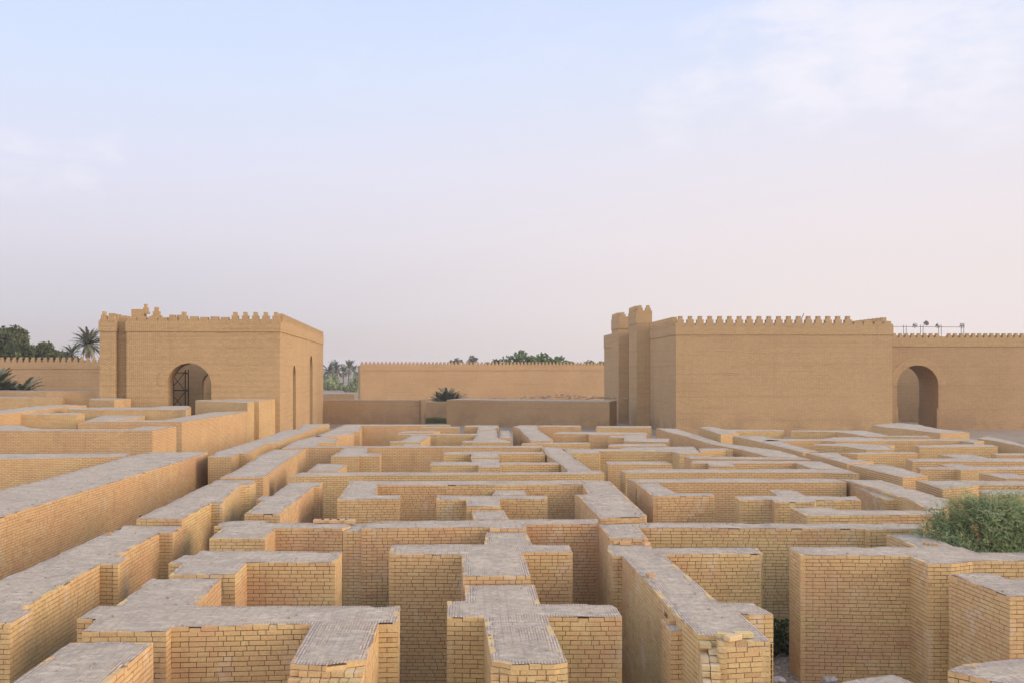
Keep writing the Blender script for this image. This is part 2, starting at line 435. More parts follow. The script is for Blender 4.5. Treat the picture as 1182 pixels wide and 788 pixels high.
CH, JT = 0.087, 0.012                 # course height, joint
def brick_mesh(name, P, z0, z1, rng, racks=()):
    """real bricks laid along every side of the outline P (counter-clockwise)"""
    V, Fc, T = [], [], []
    def box(o, e, nrm, s0, s1, za, zb, out, depth, tint):
        b = len(V)
        for z in (za, zb):
            for s, q in ((s0, out), (s1, out), (s1, out - depth), (s0, out - depth)):
                p = o + e * s + nrm * q
                V.append((p.x, p.y, z))
        Fc.extend(((b, b + 1, b + 5, b + 4), (b + 1, b + 2, b + 6, b + 5), (b + 3, b, b + 4, b + 7), (b + 4, b + 5, b + 6, b + 7), (b + 3, b + 2, b + 1, b)))
        T.extend([tint] * 5)
    n = len(P)
    for i in range(n):
        a, b = P[i], P[(i + 1) % n]
        e = b - a; L = e.length
        if L < 0.02: continue
        e.normalize(); nrm = Vector((e.y, -e.x))
        mid = (a + b) / 2
        if (Vector((0, 0)) - mid).dot(nrm) < -6.0 and mid.y > 16: continue     # far sides no neighbouring viewpoint could see
        k = 0; zt = z1
        ph = rng.random() * 0.3
        while zt - CH > z0 - 0.02:
            s = 0.0; first = True
            zb_, zt_ = zt - CH + JT, zt
            hdr = (k % 2 == 1)
            while s < L - 0.005:
                ln = rng.choice((0.29, 0.29, 0.29, 0.27, 0.2, 0.14)) if not first else (0.145 if hdr else 0.29)
                first = False
                e1 = min(L, s + ln)
                if L - e1 < 0.06: e1 = L
                if rng.random() > (0.0012 if k > 1 else 0.0):
                    t = min(1, max(0, rng.gauss(0.54, 0.125)))
                    if rng.random() < 0.012: t = 0.10 + rng.random() * 0.15
                    q = rng.gauss(0, 0.0018) + 0.003 * noise.noise(Vector((a.x + s * 0.6, zt * 1.3, a.y))); dz = rng.gauss(0, 0.0012) + 0.010 * noise.noise(Vector((a.x * 3 + s * 0.8, zt, 7.0)))
                    if k == 0 and rng.random() < 0.16:                              # chipped or slumped top course
                        q -= rng.random() * 0.006; dz -= rng.random() * 0.03
                    box(a, e, nrm, s + (JT * 0.5 if s > 0 else 0), e1 - (JT * 0.5 if e1 < L else 0), zb_ + dz, zt_ + dz, q, 0.10, t)
                s = e1
            zt -= CH; k += 1
    for (a, b, nc, step, k0) in racks:                 # toothed, broken-off wall end: courses step out towards the viewer
        e = b - a; L = e.length; e = e.normalized(); nrm = Vector((e.y, -e.x))
        for k in range(k0, nc + k0):
            zt = z1 - k * CH
            if zt < z0 + CH: break
            s = 0.0
            while s < L - 0.03:
                ln = rng.choice((0.14, 0.14, 0.145, 0.2))
                e1 = min(L, s + ln)
                out = (k - k0 + 1) * step + rng.gauss(0, 0.03)
                if rng.random() < 0.93:
                    box(a, e, nrm, s + 0.006, e1 - 0.006, zt - CH + JT, zt + rng.gauss(0, 0.004), out, out + 0.12, min(1, max(0, rng.gauss(0.6, 0.2))))
                s = e1
    me = bpy.data.meshes.new(name)
    me.from_pydata(V, [], Fc); me.update()
    at = me.attributes.new('tint', 'FLOAT', 'FACE'); at.data.foreach_set('value', T)
    return me

def top_mesh(P, z, step, rng, near):
    bm = bmesh.new()
    vs_ = [bm.verts.new((p.x, p.y, z)) for p in P]
    f = bm.faces.new(vs_); bm.normal_update()
    bmesh.ops.triangulate(bm, faces=[f])
    xs = [p.x for p in P]; ys = [p.y for p in P]
    for lo, hi, ax in ((min(xs), max(xs), 0), (min(ys), max(ys), 1)):
        st = max(step, (hi - lo) / 90.0)
        q = lo + st * 0.5
        while q < hi:
            co = [0, 0, 0]; co[ax] = q; no = [0, 0, 0]; no[ax] = 1
            bmesh.ops.bisect_plane(bm, geom=bm.verts[:] + bm.edges[:] + bm.faces[:], plane_co=co, plane_no=no, dist=1e-5)
            q += st
    lay = bm.verts.layers.float.new('edge')
    uv = bm.loops.layers.uv.verify()
    sd_ = rng.random() * 50
    for v in bm.verts:
        d, ei = edge_dist(Vector((v.co.x, v.co.y)), P)
        v[lay] = d
        a, b = P[ei], P[(ei + 1) % len(P)]
        e = (b - a).normalized(); nin = Vector((-e.y, e.x))
        nz1 = noise.noise(Vector((v.co.x * 0.9 + sd_, v.co.y * 0.9, 0.0)))
        if near:
            v.co.z += 0.016 * noise.noise(Vector((v.co.x * 2.3, v.co.y * 2.3, sd_))) + 0.008 * noise.noise(Vector((v.co.x * 7, v.co.y * 7, sd_)))
        if d < 0.02:
            c = noise.noise(Vector((v.co.x * 1.9 + sd_, v.co.y * 1.9, 3.0)))
            m = 0.006 + max(0, c - 0.12) * (0.24 if near else 0.12)
            v.co.x += nin.x * m; v.co.y += nin.y * m
            v.co.z -= max(0, c - 0.15) * 0.05
    bm.normal_update()
    for fc in bm.faces:
        if fc.normal.z < 0: fc.normal_flip()
        c = fc.calc_center_median(); d, ei = edge_dist(Vector((c.x, c.y)), P)
        e = (P[(ei + 1) % len(P)] - P[ei])
        along = abs(e.x) > abs(e.y)
        for l in fc.loops:
            l[uv].uv = (l.vert.co.y, l.vert.co.x)
    return bm

NEAR = []
def maze_wall(label, pts, z=3.0, racks=(), extras=(), z0=0.0, name='brick_wall', group='ruined walls of the maze'):
    rng = random.Random(hash_label(label))
    P = [unproj(p, z) for p in pts]
    if area2(P) < 0: P.reverse()
    c = sum(P, Vector((0, 0))) / len(P)
    ymin = min(p.y for p in P)
    root = empty(name, (c.x, c.y, z0), 0.0, label, 'wall', group)
    Q = [p - c for p in P]
    near = ymin < 33.0
    if ymin < 27: NEAR.append((P, z))
    if near:
        rk = []
        for (ax, ay, bx, by, nc, st, k0) in racks:
            a = unproj((ax, ay), z) - c; b2 = unproj((bx, by), z) - c
            rk.append((a, b2, nc, st, k0))
        P3 = P
        me = brick_mesh_local(Q, c, z - z0, rng, rk)
        link('brick_face', me, root, MB)
        bm_obj('mortar_core', prism(inset(Q, 0.010), -0.75, z - z0 - 0.03, top=True), root, MM)
        zt = 0.004
    else:
        bm_obj('brick_face', prism(Q, -0.75, z - z0), root, MW)
        zt = 0.0
    bm = top_mesh(Q, z - z0 + zt, 0.22 if ymin < 24 else (0.35 if near else 0.9), rng, near)
    bm_obj('wall_top', bm, root, MT, uv=False)
    for epts, ez in extras:
        E = [unproj(p, ez) for p in epts]
        if area2(E) < 0: E.reverse()
        E = [p - c for p in E]
        link('broken_end', brick_mesh_local(E, c, ez, rng, ()), root, MB)
        bm_obj('mortar_core', prism(inset(E, 0.010), -0.75, ez - 0.03, top=True), root, MM)
        bm_obj('wall_top', top_mesh(E, ez + 0.004, 0.2, rng, True), root, MT, uv=False)
    return root

def brick_mesh_local(Q, c, zt, rng, rk):
    # the visibility test inside brick_mesh works in world coordinates, so shift there and back
    P = [q + c for q in Q]
    rk2 = [(a + c, b + c, n, s, k) for a, b, n, s, k in rk]
    me = brick_mesh('brick_face', P, -0.7, zt, rng, rk2)
    from mathutils import Matrix
    me.transform(Matrix.Translation((-c.x, -c.y, 0)))
    return me

def hash_label(s):
    h = 17
    for ch in s: h = (h * 31 + ord(ch)) % 1000003
    return h

# ------------------------------------------------------------------ ground
bm = bmesh.new()
N = 60
def gz(x, y):
    if y < 62 and y > -60:
        return -0.65 * min(1, max(0, (6.4 - x) / 2.4))
    if y < 210: return 0.0
    k = min(1, (y - 210) / 160)
    return k * (1.2 * noise.noise(Vector((x * 0.006, y * 0.006, 1))) + 0.5 * noise.noise(Vector((x * 0.03, y * 0.03, 5))))
xsg = [-5000, -2500, -1200] + sorted([-600 + i * 12 for i in range(101)] + [2, 4, 5.2, 6.4, 8]) + [1200, 2500, 5000]
ysg = [-200, -70, 0, 20, 40, 60, 66, 120, 180, 210] + [220 + i * 12 for i in range(50)] + [900, 1100, 1500, 2200, 3500, 6000, 9000]
gv = [[bm.verts.new((x, y, gz(x, y))) for x in xsg] for y in ysg]
for j in range(len(ysg) - 1):
    for i in range(len(xsg) - 1):
        bm.faces.new((gv[j][i], gv[j][i + 1], gv[j + 1][i + 1], gv[j + 1][i]))
g = bm_obj('ground', bm, None, MG); tag(g, 'dry grey brown earth between the ruins and out to the horizon', 'ground', kind='structure')

# ------------------------------------------------------------------ the maze: outlines of the wall tops as seen, laid on their level
WALLS = [
 # nearest walls, left to right
 ('thick wall running out of the bottom left corner with a flat grey top',
  [(81,741),(177,741),(-120,1000),(-295,1000)], 3.0, []),
 ('branching wall at lower left with speckled top, long cross arm and broken toothed stub',
  [(175,667.3),(255.3,667.3),(225,699.3),(461.8,698.6),(460,717.8),(437,718.5),(422.4,762),(400,765),(376,768),(335,765.5),(359.8,719.8),(198,723.5),(192,729),(94.8,729),(110.8,714.7),(88.8,713.8),(114.2,698),(134.5,698)], 3.0,
  [(335,765.5,420,766.5,5,0.10,1)]),
 ('stepped wall at the left edge with two shallow pilasters facing right, nearest of its line',
  [(142,606),(210,607),(199.5,614.6),(184,614.6),(138,640),(148.5,641.8),(136,651.5),(115.5,651),(25.4,702),(38,703.5),(11.4,720),(-116,720)], 3.0, []),
 ('second length of the stepped left line, two courses higher than the nearest one',
  [(157.4,598.5),(210,599),(244,580),(257,580),(260,575),(278,560),(290,559),(295,556),(293,554),(250,553.5)], 3.17, []),
 ('third length of the stepped left line, narrow near end and two pilasters facing right',
  [(253.4,551.3),(303.4,550.3),(309,547.5),(328,533),(336,528),(353,517.4),(316,518.5),(300,525),(275,541)], 3.1, []),
 ('small stepped block ending the stepped left line at the thin far cross wall',
  [(325.7,516.7),(366,514.4),(368,510.3),(388,509.8),(391,505.6),(381,504.6),(366,502),(340.6,508.6)], 3.0, []),
 ('far corner wall from the stepped left line to the last cross wall',
  [(363,503.6),(389,502.6),(408,500.8),(409,498.7),(400,497.9),(415,497.6),(416.5,494.5),(417.8,491),(460,491),(520.4,490.5),(520,489.4),(398,489.3)], 3.0, []),
 ('long slender wall with small pilasters running back beside the right side of the gate building',
  [(240,527),(267,527),(276,522.8),(284,522.8),(309,511.3),(319,510.8),(356,496.7),(371,491),(380.5,489.7),(380.5,488.3),(347.5,489.4),(346,494.5),(327,496.2),(310,503),(250,521)], 3.0, []),
 ('very thick long wall at the left whose peach coloured right face catches the evening light',
  [(-138,640),(240,522.3),(239,520.8),(176,521.6),(148,526),(80,545),(0,565.5),(-290,640)], 3.0, []),
 ('cross wall at the left edge with ragged dark courses, meeting the very thick wall',
  [(-200,524.3),(150,522.3),(146,526.3),(0,529.6),(-200,530.6)], 3.0, []),
 ('broad wall with a long plain front and pale right end, behind the ragged cross wall',
  [(-150,497),(176,496.5),(203.5,491.5),(165,491.5),(151,494.7),(51,494.5),(30,492),(25,490),(-150,490)], 4.0, []),
 ("thick wall with bright peach right face just behind the broad wall's pale right end",
  [(90,487),(210,486.4),(284.5,475),(285.4,473.8),(245,475.2),(203,482),(190,484.3),(112,485)], 4.1, []),
 ('tall block with pilasters standing right in front of the gate building doorway',
  [(225.5,462.3),(285.3,464.3),(293,463),(293.5,462.4),(299,462.4),(318,460.2),(297.5,459.2),(270,460.2),(226,461.2)], 4.75, []),
 ('rearmost brown wall at the far left, below the crenellated wall and the palm clump',
  [(-60,450.4),(2,450.6),(54,451.6),(111,451.6),(111,450.6),(54,450.4),(-60,449.6)], 5.4, []),
 ('low far left wall with a pale end, in front of the rearmost brown wall',
  [(-60,458.8),(70,458.8),(81,457.8),(81,457.2),(-60,457.6)], 4.9, []),
 ('short block with a pale end facing right, at the left foot of the gate building',
  [(103,461),(132,461.5),(151,459.9),(140,459),(106,459.4)], 4.85, []),
 ('ribbon like wall slanting back at the far left edge with a light grey top',
  [(-40,481),(0,477.6),(32,474.2),(75,468.9),(100,467.4),(76,466.2),(40,468.6),(0,473.2),(-40,477)], 4.5, []),
 ('low wall with squared right end before the doorway, left of the tall block',
  [(77,472.2),(209,472.5),(214.5,472.8),(220.5,469.5),(218,467.8),(188,468),(177,469.5),(100,469.8),(78,470.5)], 4.45, []),
 ('brown fronted wall with a short pale end, just behind the broad left wall',
  [(-60,479.6),(11,478.6),(88,478),(98,476.6),(90,475.6),(70,476),(20,477),(-60,478.2)], 4.3, []),
 ('low slab of wall with a wide grey top, right of the brown fronted wall',
  [(96,486.2),(112,485.4),(159,482),(167.5,479),(150,478.4),(118,478.8)], 4.05, []),
 # centre left
 ('detached low block with light top just behind the left part of the middle cross wall',
  [(355,543.3),(390,543.3),(400.5,535.3),(367,534.4)], 3.0, []),
 ('L shaped block with two stepped fronts hanging off the thin far cross wall',
  [(382,526.6),(414,526.6),(414.4,525.9),(438,525.9),(440.3,522.5),(424.5,522.2),(424.8,516.6),(398,516.2)], 3.0, []),
 ('thin cross wall far back, from the stepped left line to the far diagonal wall',
  [(325.7,516.9),(356,516),(600,515.8),(625.5,515.6),(626,513.8),(400,514.2),(355,514.7)], 3.0, []),
 ('long middle cross wall with an unbroken front, ending at a diagonal wall at its right',
  [(331.8,549.5),(420,548),(520,547.5),(610,547),(697.5,546),(693.5,542.4),(682,542.4),(655,544.2),(450,544.4),(348.7,544.6)], 3.0, []),
 ("diagonal wall with left jogs, running back from the middle cross wall's right end",
  [(626,515.6),(647,515.6),(683,542.2),(655,544),(653.5,540.5),(644,533),(630,524)], 3.0, []),
 ('far cross shaped wall on the central line with a raised square in its middle',
  [(512,523.7),(543.3,523.2),(543.3,527.3),(576.7,527.3),(576.2,523),(629,522.8),(627,520.7),(575,520.4),(543,520.4),(512.5,520.8)], 3.09, []),
 ('cross shaped wall on the central line before the raised square, one course lower',
  [(496.7,536.3),(551.7,536.2),(551.7,538.7),(578,538.7),(578.5,535.8),(646,535.3),(643,533),(577.5,532.9),(576.7,527.7),(543.5,527.7),(543,532.4),(497,532.4)], 3.0, []),
 ('long cross wall with an L shaped left end, just before the middle cross wall',
  [(402,554.6),(671,553.8),(671.8,558.9),(436,559.7),(433.6,570.8),(462,571),(461.5,575.6),(389,576.2),(403,558)], 3.0, []),
 ('broad diagonal wall right of centre with smooth grey top and a short left arm',
  [(671,553.6),(704,554.8),(746.5,594.5),(745,596),(706,597.6),(693,598.2),(671,575.9),(670,573.6),(663.5,570.4),(679.6,569.9),(672,558.9)], 3.0, []),
 ('low sunken link behind the square middled cross arms, with one loose slab on it',
  [(568,571),(609,571),(602,561),(572,562.5)], 2.80, []),
 ('cross arms on the central line with a square grey middle and a free right end',
  [(503.8,576.2),(537.7,576.2),(539,584.2),(578,584.2),(576.5,575.2),(632,575.7),(631.5,571.6),(504,571.5)], 3.0, []),
 ('short central stub between the square middled arms and the notched cross wall',
  [(544,588.8),(581.5,588.3),(587.5,598.5),(547,599.7)], 2.86, []),
 ('long central cross wall with a broken notch at its left end',
  [(429,601.3),(547,600),(587.5,598.9),(690,598.8),(690.5,604.6),(608,605),(607.5,610),(565.5,610),(565,608),(417,609.9)], 3.0, [], [([(395.6,612.7),(417.2,612.7),(428,603.6),(404,603.6)],2.93)]),
 ('cross shaped wall on the central line, second from the viewer, with a deep front block',
  [(561,614.5),(607.7,614),(614.5,628.3),(656.8,628.3),(661,636.5),(603.5,636.8),(612.6,664.3),(534.7,665),(532.5,640),(449,639.5),(452.2,628.3),(559,627.5)], 2.9, []),
 ('nearest central cross shaped wall, mortar bed framed by bare brick and broken front',
  [(536.4,675),(616.8,674.4),(623.5,696.5),(705.3,696.8),(711.7,701),(718,711.9),(631.5,711.8),(655,764),(640,766.5),(589.6,767),(577.8,764.6),(567.7,763),(558.4,712.5),(516,712),(516,693.3),(536.9,693)], 2.75,
  [(566,763.5,655,763.5,6,0.07,1)]),
 ('corner block left of centre carrying a broken row of loose bricks toward a notch',
  [(241.6,621.3),(306,621.3),(318,609.4),(350,609),(395,609.7),(405,606),(388,603.5),(312,602.5),(305,600.5),(270,600.3),(254,603),(247,607),(258.5,607)], 3.0, []),
 ('L shaped wall with broad pale top and long right arm, before the notched corner block',
  [(232.4,635),(395,636.2),(387,649),(285,649),(271.4,662.6),(195,663.5),(210.5,650.3),(194.4,649.6),(210.5,640),(224,640)], 3.0, []),
 ('freestanding wall running back behind the notched corner block, with a bright right face',
  [(335.5,556.3),(372.7,556),(369.5,560.6),(362.6,560.8),(323,592.8),(282.2,592.7),(303.4,576.8),(295.7,575.7),(302.5,572.2),(312,572.2)], 3.0, []),
 # far rows on the central line
 ('small stepped block far back left of centre, joined to a thin cross arm',
  [(450,509.9),(485.5,509.9),(496,503.4),(497,501.9),(475,501.9),(463,508.4),(450,508.4)], 3.0, []),
 ('tiny low block right behind the thin cross wall, left of centre',
  [(463,514.1),(484,514.1),(484.6,512),(467,512)], 3.0, []),
 ('flat slab like arm far back left of centre, parallel to the last cross wall',
  [(459,499),(500,498.6),(508,497.4),(500,496.6),(467,496.8)], 3.0, []),
 ('short thin wall just in front of the left half of the last cross wall',
  [(485,493),(531,493),(531,491.9),(485,491.9)], 3.0, []),
 ('far central cross shaped wall, last but one, with wide grey stem and thin arms',
  [(550.5,496),(574,496),(574.5,504),(577,506),(589.5,508.4),(589.5,510),(545,510),(533,509.8),(533.5,508.4),(546,507.7),(550,501.6),(458,501.2),(460,500),(550.2,500)], 3.0, []),
 ('farthest central block against the long low brown wall, with a short left arm',
  [(536,491.8),(551.3,492),(551.3,495.5),(572.5,495.5),(572.7,493.2),(575.8,493.2),(575.6,490.4),(537,490.4)], 3.03, []),
 ('small square pillar just right of the farthest block on the central line',
  [(576.5,505),(590,505),(588,496.3),(577.5,496.3)], 3.0, []),
 ('far short diagonal wall right of centre with worn bricks on its top',
  [(592,492),(600,490.2),(619.6,490.2),(622,496),(630,501),(638,506.5),(636,508.3),(612,508.5),(609,504),(603,499),(599,494)], 3.0, []),
 ('thin last wall right of centre ending before the dark gap by the towers',
  [(619.9,491.9),(671,492.1),(670,490.4),(619.9,490.4)], 3.0, []),
 ('thin last wall directly in front of the gatehouse towers, right of the dark gap',
  [(688,492.9),(752,492.9),(752,491.1),(688.5,491.1)], 3.0, []),
 ('far wall in front of the towers with a broad pale fronted pier in its middle',
  [(638,500.1),(679,500.4),(680,501.4),(703,501.4),(703.5,500.8),(748,500.6),(746,498.6),(645,497.7)], 3.0, []),
 ('thin wall far right of centre directly behind the end of the thin cross wall',
  [(602,512.1),(681,511.6),(679,510),(640,510.1),(603,510.9)], 3.0, []),
 ('small wall with a flat grey block on it, in front of the pale fronted pier',
  [(702,504),(720,504.3),(720,508.6),(748,509.4),(773,509.8),(773,505.6),(747,505.4),(747,501.2),(722,501.2),(719,502.4),(702,502.4)], 3.0, []),
 ('crumbling thin wall with ragged top edge, in front of the small flat grey block',
  [(702,514.4),(770,514),(768,511.6),(720,511.6),(704,512.2)], 3.0, []),
 ('wall with rough patched brickwork and a right end block, behind the freestanding thin wall',
  [(656,522.4),(692,522.4),(693,520),(740,520.2),(775.5,520.7),(784.5,523.4),(810,523.2),(800.5,514.7),(720,515.5),(716,517.4),(651,517.5)], 3.0, []),
 ('freestanding thin wall with a plain left end, right of the jogged diagonal wall',
  [(702,535.7),(776,535.4),(770.5,532),(699.5,532.2)], 3.0, []),
 # right half
 ('long right half cross wall widening into a broad pale platform at its right end',
  [(715.7,542.2),(722,545.3),(850,544.7),(950,544.8),(992,546.3),(978,541.7),(950,541.2),(937,540.5),(740,540.8)], 3.0, []),
 ('wall with a small square pad joined to the back of the broad pale platform',
  [(797,534),(816.5,534),(818.5,537.4),(849,537.4),(845,534.2),(918,533.9),(937.5,540.2),(950,541),(977,541.5),(947.5,532),(919,531.3),(800,530.8)], 3.0, []),
 ('thin straight cross wall touching the near end of the narrow long diagonal',
  [(789.4,526.2),(797,528.8),(900,529.5),(936,530),(925,527.6),(890,527),(800,526)], 3.0, []),
 ('narrow long diagonal wall starting at the corner of the gatehouse block',
  [(757.5,493.6),(781,494.2),(835,511),(900,519.5),(936,529.4),(900,527),(886,526.4),(856,518.5),(820,512),(791,503),(770,498)], 3.0, []),
 ('short arm touching the left side of the narrow long diagonal wall',
  [(808,520.2),(838,518.6),(846,518.8),(838,516.7),(806,517)], 3.0, []),
 ('farthest piece of the long right diagonal, with a thin arm along the gatehouse foot',
  [(806.5,492.3),(822,492),(838,495.2),(905,495.2),(905,496.7),(851,497.2),(853,499.3),(832,501.2)], 3.0, []),
 ('second piece of the long right diagonal wall, below the gatehouse front',
  [(845.5,502.5),(880,502.3),(900,508),(915,513),(945,520.5),(935,520.7),(927,521.6),(882,510.8)], 3.0, []),
 ('third piece of the long right diagonal wall, with a stub to its right',
  [(930,522),(966,521.5),(984,529.8),(1008,531),(1000,533),(978,534.6)], 3.0, []),
 ('nearest wedge shaped piece of the long right diagonal wall, left of the bush top',
  [(979.5,535.3),(1021.8,535.7),(1040,539.5),(1071,548.6),(1042,550.6)], 3.0, []),
 ('split diagonal wall with a broken groove along its top, leading to the bush',
  [(966,552),(992,553.3),(1016.7,553.5),(1096,576.5),(1090,588),(1069,586.8),(1052,577.3),(1020,566.8),(990,557.8)], 3.0, [],
  [([(984.5,560.2),(992,559.6),(1020,568.4),(1051,578.6),(1069,587.4),(1037,576.2),(1022,575.8),(1013,572.8)],2.88)]),
 ('long cross wall in the right half ending at the split diagonal wall',
  [(724,552.2),(733.5,556.4),(800,556),(896,556),(977,556),(966.2,551.8),(850,551.4)], 3.0, []),
 ('freestanding L shaped wall in the right half with a worn groove on its top',
  [(735,558),(759,557),(781,568.8),(821.5,568.6),(825,571.8),(754,572.8)], 3.0, []),
 ('T shaped wall with wide pale pad, right of the freestanding L shaped wall',
  [(848.6,572.2),(854,576.8),(891,576.8),(894.5,579.3),(940.6,579.2),(942,577.2),(994,576.9),(988,572.4),(930.5,571.8),(917,565.4),(888.4,564.9),(897,571.2)], 3.0, []),
 ('wall with pointed left corner running into the bush, before the T shaped wall',
  [(911.8,585),(959,584.8),(969,588.5),(1083,588.3),(1085,593.2),(932,595.2)], 3.0, []),
 ('longest right half cross wall with a dark hole, behind the big angular block',
  [(738.8,603),(1068,604),(1064,610.3),(1000,610.8),(999.5,610),(738.5,609)], 3.0, []),
 ('big angular right block with tall plain brick front and slanted back, below the bush',
  [(911,631),(1057,630.5),(1023,616.3),(1059.7,615.8),(1128,637),(1230,637.5),(1230,646.6),(1123,647.6),(1098,650.4),(1071,650.4),(1050.8,641.6),(924,640.3)], 3.0, []),
 ('angled wall end with a smooth top, lower right of the big angular block',
  [(1095.4,661.8),(1136,660.8),(1151,662.6),(1165,667.6),(1260,667.6),(1260,687),(1165.6,688.3)], 2.9, []),
 ('wall corner cut off by the bottom right corner, with chipped bricks along its left edge',
  [(1094,774),(1110,766),(1182,759.5),(1300,752),(1420,845),(1180,793)], 2.9, []),
 ('low stub with pale top at the bottom edge, below the big angular block',
  [(972.5,786),(1030,778),(1056,788),(1075,800),(990,806)], 2.4, []),
 ('short wide wall piece leaning toward the viewer from the crossing right of centre',
  [(691,604.7),(738,604),(738.2,608.8),(748.5,622),(704,621)], 3.0, [(703,621.5,748,622,3,0.05,2)]),
 ('long ruined wall right of centre with hollow mortar bed and crumbling stepped front end',
  [(703,625.5),(750,626),(753,632),(764.6,632),(873,631.3),(880,637),(878.5,638.8),(766.3,639.5),(829.8,695),(870.6,695.2),(892.6,708.8),(865,709.3),(854,707),(886,735.6),(888.5,739.5),(829,739.8),(827,733.4),(806.3,732.5),(775,704),(742,666.5),(718,641.5),(707,641.5),(701,634.7)], 2.85,
  [(806.5,733,828,734,8,0.13,1)], [([(829.5,741.5),(831,748),(889.5,744.5),(888.7,740.6)],2.77), ([(774,728),(795,728),(780,712),(763,714)],2.65)]),
 # far right
 ('raised grey slab of wall leading to the deep arched gate',
  [(1006,490.2),(1037,487.5),(1061,489.5),(1083,494.3),(1110,497.2),(1119,498.8),(1085.5,499.5),(1045,494.7),(1022,492.6)], 3.0, []),
 ('wall with a squared left end under the right part of the gatehouse front',
  [(913,497.2),(966,497.9),(985,500.5),(1000,503.2),(1075,504),(1070,502.2),(1027,502.2),(998,496.4),(960,496.1),(915,496.1)], 3.0, []),
 ('long pale topped cross wall in the far right rows, running past the raised grey slab',
  [(880,508.6),(903,508.4),(950,508),(965,509),(1022,508.4),(1110,508.2),(1124,510.6),(1136,508.6),(1118,506.2),(1022,506),(990,503.7),(962,504.2),(950,506),(892,505.9)], 3.0, []),
 ('short wall with stepped right part between the long right diagonal and far right rows',
  [(938,513.1),(975,514.6),(1000,518.6),(1033,518.6),(1025,514.8),(1033,513.3),(1000,512.1),(985,511.1),(940,511.8)], 3.0, []),
 ('thin wall joining the third piece of the long right diagonal from the right',
  [(968,522.2),(990,523.7),(1022,523.2),(1060,522.5),(1055,520.9),(1010,521.1)], 3.0, []),
 ('wall with a dark joint in its brick front, middle of the far right rows',
  [(1056,513.4),(1061,515.7),(1100,515.5),(1152,514.9),(1145,512.6),(1118,511.9)], 3.0, []),
 ('slanting narrow wall at the far right edge, nearest the arched curtain wall',
  [(1128,505.5),(1148,508.2),(1182,515.7),(1230,525.5),(1200,517),(1165,508),(1140,503)], 3.0, []),
 ('long wall with a pale hump on its back, at the far right behind the bush',
  [(1046,529.2),(1053,532),(1182,532.2),(1240,532.4),(1240,528.4),(1140,528.2),(1122,523.5),(1082,523.7),(1105,528.2)], 3.0, []),
 ('thin short wall cut by the right edge, third below the arched curtain wall',
  [(1144,523),(1150,524.6),(1240,524.8),(1240,522.7),(1160,522.4)], 3.0, []),
 ('stepped wall with a long flat top just above the bush at the right edge',
  [(1058.5,538.3),(1062,540.7),(1104,541),(1109,541.9),(1150,541.2),(1240,541.2),(1240,537.6),(1122,537.6),(1110,534.9),(1084,534.9),(1095,538)], 3.0, []),
 ('small low wedge of wall at the right edge, directly above the bush top',
  [(1130,545.2),(1165,545),(1182,548.5),(1240,549.5),(1240,552.2),(1160,551.7)], 3.0, []),
 ('wide pale topped wall passing behind the top of the bush',
  [(1057,554),(1094,553.8),(1240,555),(1240,559.2),(1130,559.2),(1110,562.2),(1088,563.8)], 3.0, []),
 ('wall showing only above the right part of the bush at the right edge',
  [(1130,565),(1240,565.5),(1240,571.2),(1140,571.2)], 3.0, []),
]
for row in WALLS:
    maze_wall(*row)


# ------------------------------------------------------------------ fortress buildings
def arch_profile(x0, x1, z1, openings):
    """front outline with arched openings cut from the bottom; openings = (xa, xb, spring)"""
    pts = [(x0, -0.05)]
    for xa, xb, sp in openings:
        r = (xb - xa) / 2; cx = (xa + xb) / 2
        pts += [(xa, -0.05), (xa, sp)]
        for i in range(1, 20):
            t = math.pi - math.pi * i / 20
            pts.append((cx + r * math.cos(t), sp + r * math.sin(t)))
        pts += [(xb, sp), (xb, -0.05)]
    pts += [(x1, -0.05), (x1, z1), (x0, z1)]
    return pts
def arch_wall(x0, x1, y0, y1, z1, openings, swap=False):
    bm = bmesh.new()
    pts = arch_profile(x0, x1, z1, openings)
    def mk(a, d, z): return (d, a, z) if swap else (a, d, z)
    A = [bm.verts.new(mk(p[0], y0, p[1])) for p in pts]; B = [bm.verts.new(mk(p[0], y1, p[1])) for p in pts]
    n = len(pts)
    fa = bm.faces.new(A); fb = bm.faces.new(B[::-1])
    for i in range(n):
        j = (i + 1) % n; bm.faces.new((A[j], A[i], B[i], B[j]))
    bm.normal_update(); bmesh.ops.triangulate(bm, faces=[fa, fb])
    bmesh.ops.recalc_face_normals(bm, faces=bm.faces[:])
    return bm
def arch_ring(xa, xb, sp, y0, w, t):
    bm = bmesh.new(); r = (xb - xa) / 2; cx = (xa + xb) / 2
    inn, out = [], []
    for i in range(25):
        a = math.pi - math.pi * i / 24
        inn.append((cx + r * math.cos(a), sp + r * math.sin(a))); out.append((cx + (r + w) * math.cos(a), sp + (r + w) * math.sin(a)))
    def vs4(p, y): return bm.verts.new((p[0], y, p[1]))
    I0 = [vs4(p, y0 - t) for p in inn]; O0 = [vs4(p, y0 - t) for p in out]; I1 = [vs4(p, y0 + 0.05) for p in inn]; O1 = [vs4(p, y0 + 0.05) for p in out]
    for i in range(24):
        bm.faces.new((I0[i], I0[i + 1], O0[i + 1], O0[i])); bm.faces.new((O0[i], O0[i + 1], O1[i + 1], O1[i])); bm.faces.new((I1[i], I1[i + 1], I0[i + 1], I0[i]))
    bm.faces.new((I0[0], O0[0], O1[0], I1[0])); bm.faces.new((I0[-1], I1[-1], O1[-1], O0[-1]))
    bmesh.ops.recalc_face_normals(bm, faces=bm.faces[:])
    return bm

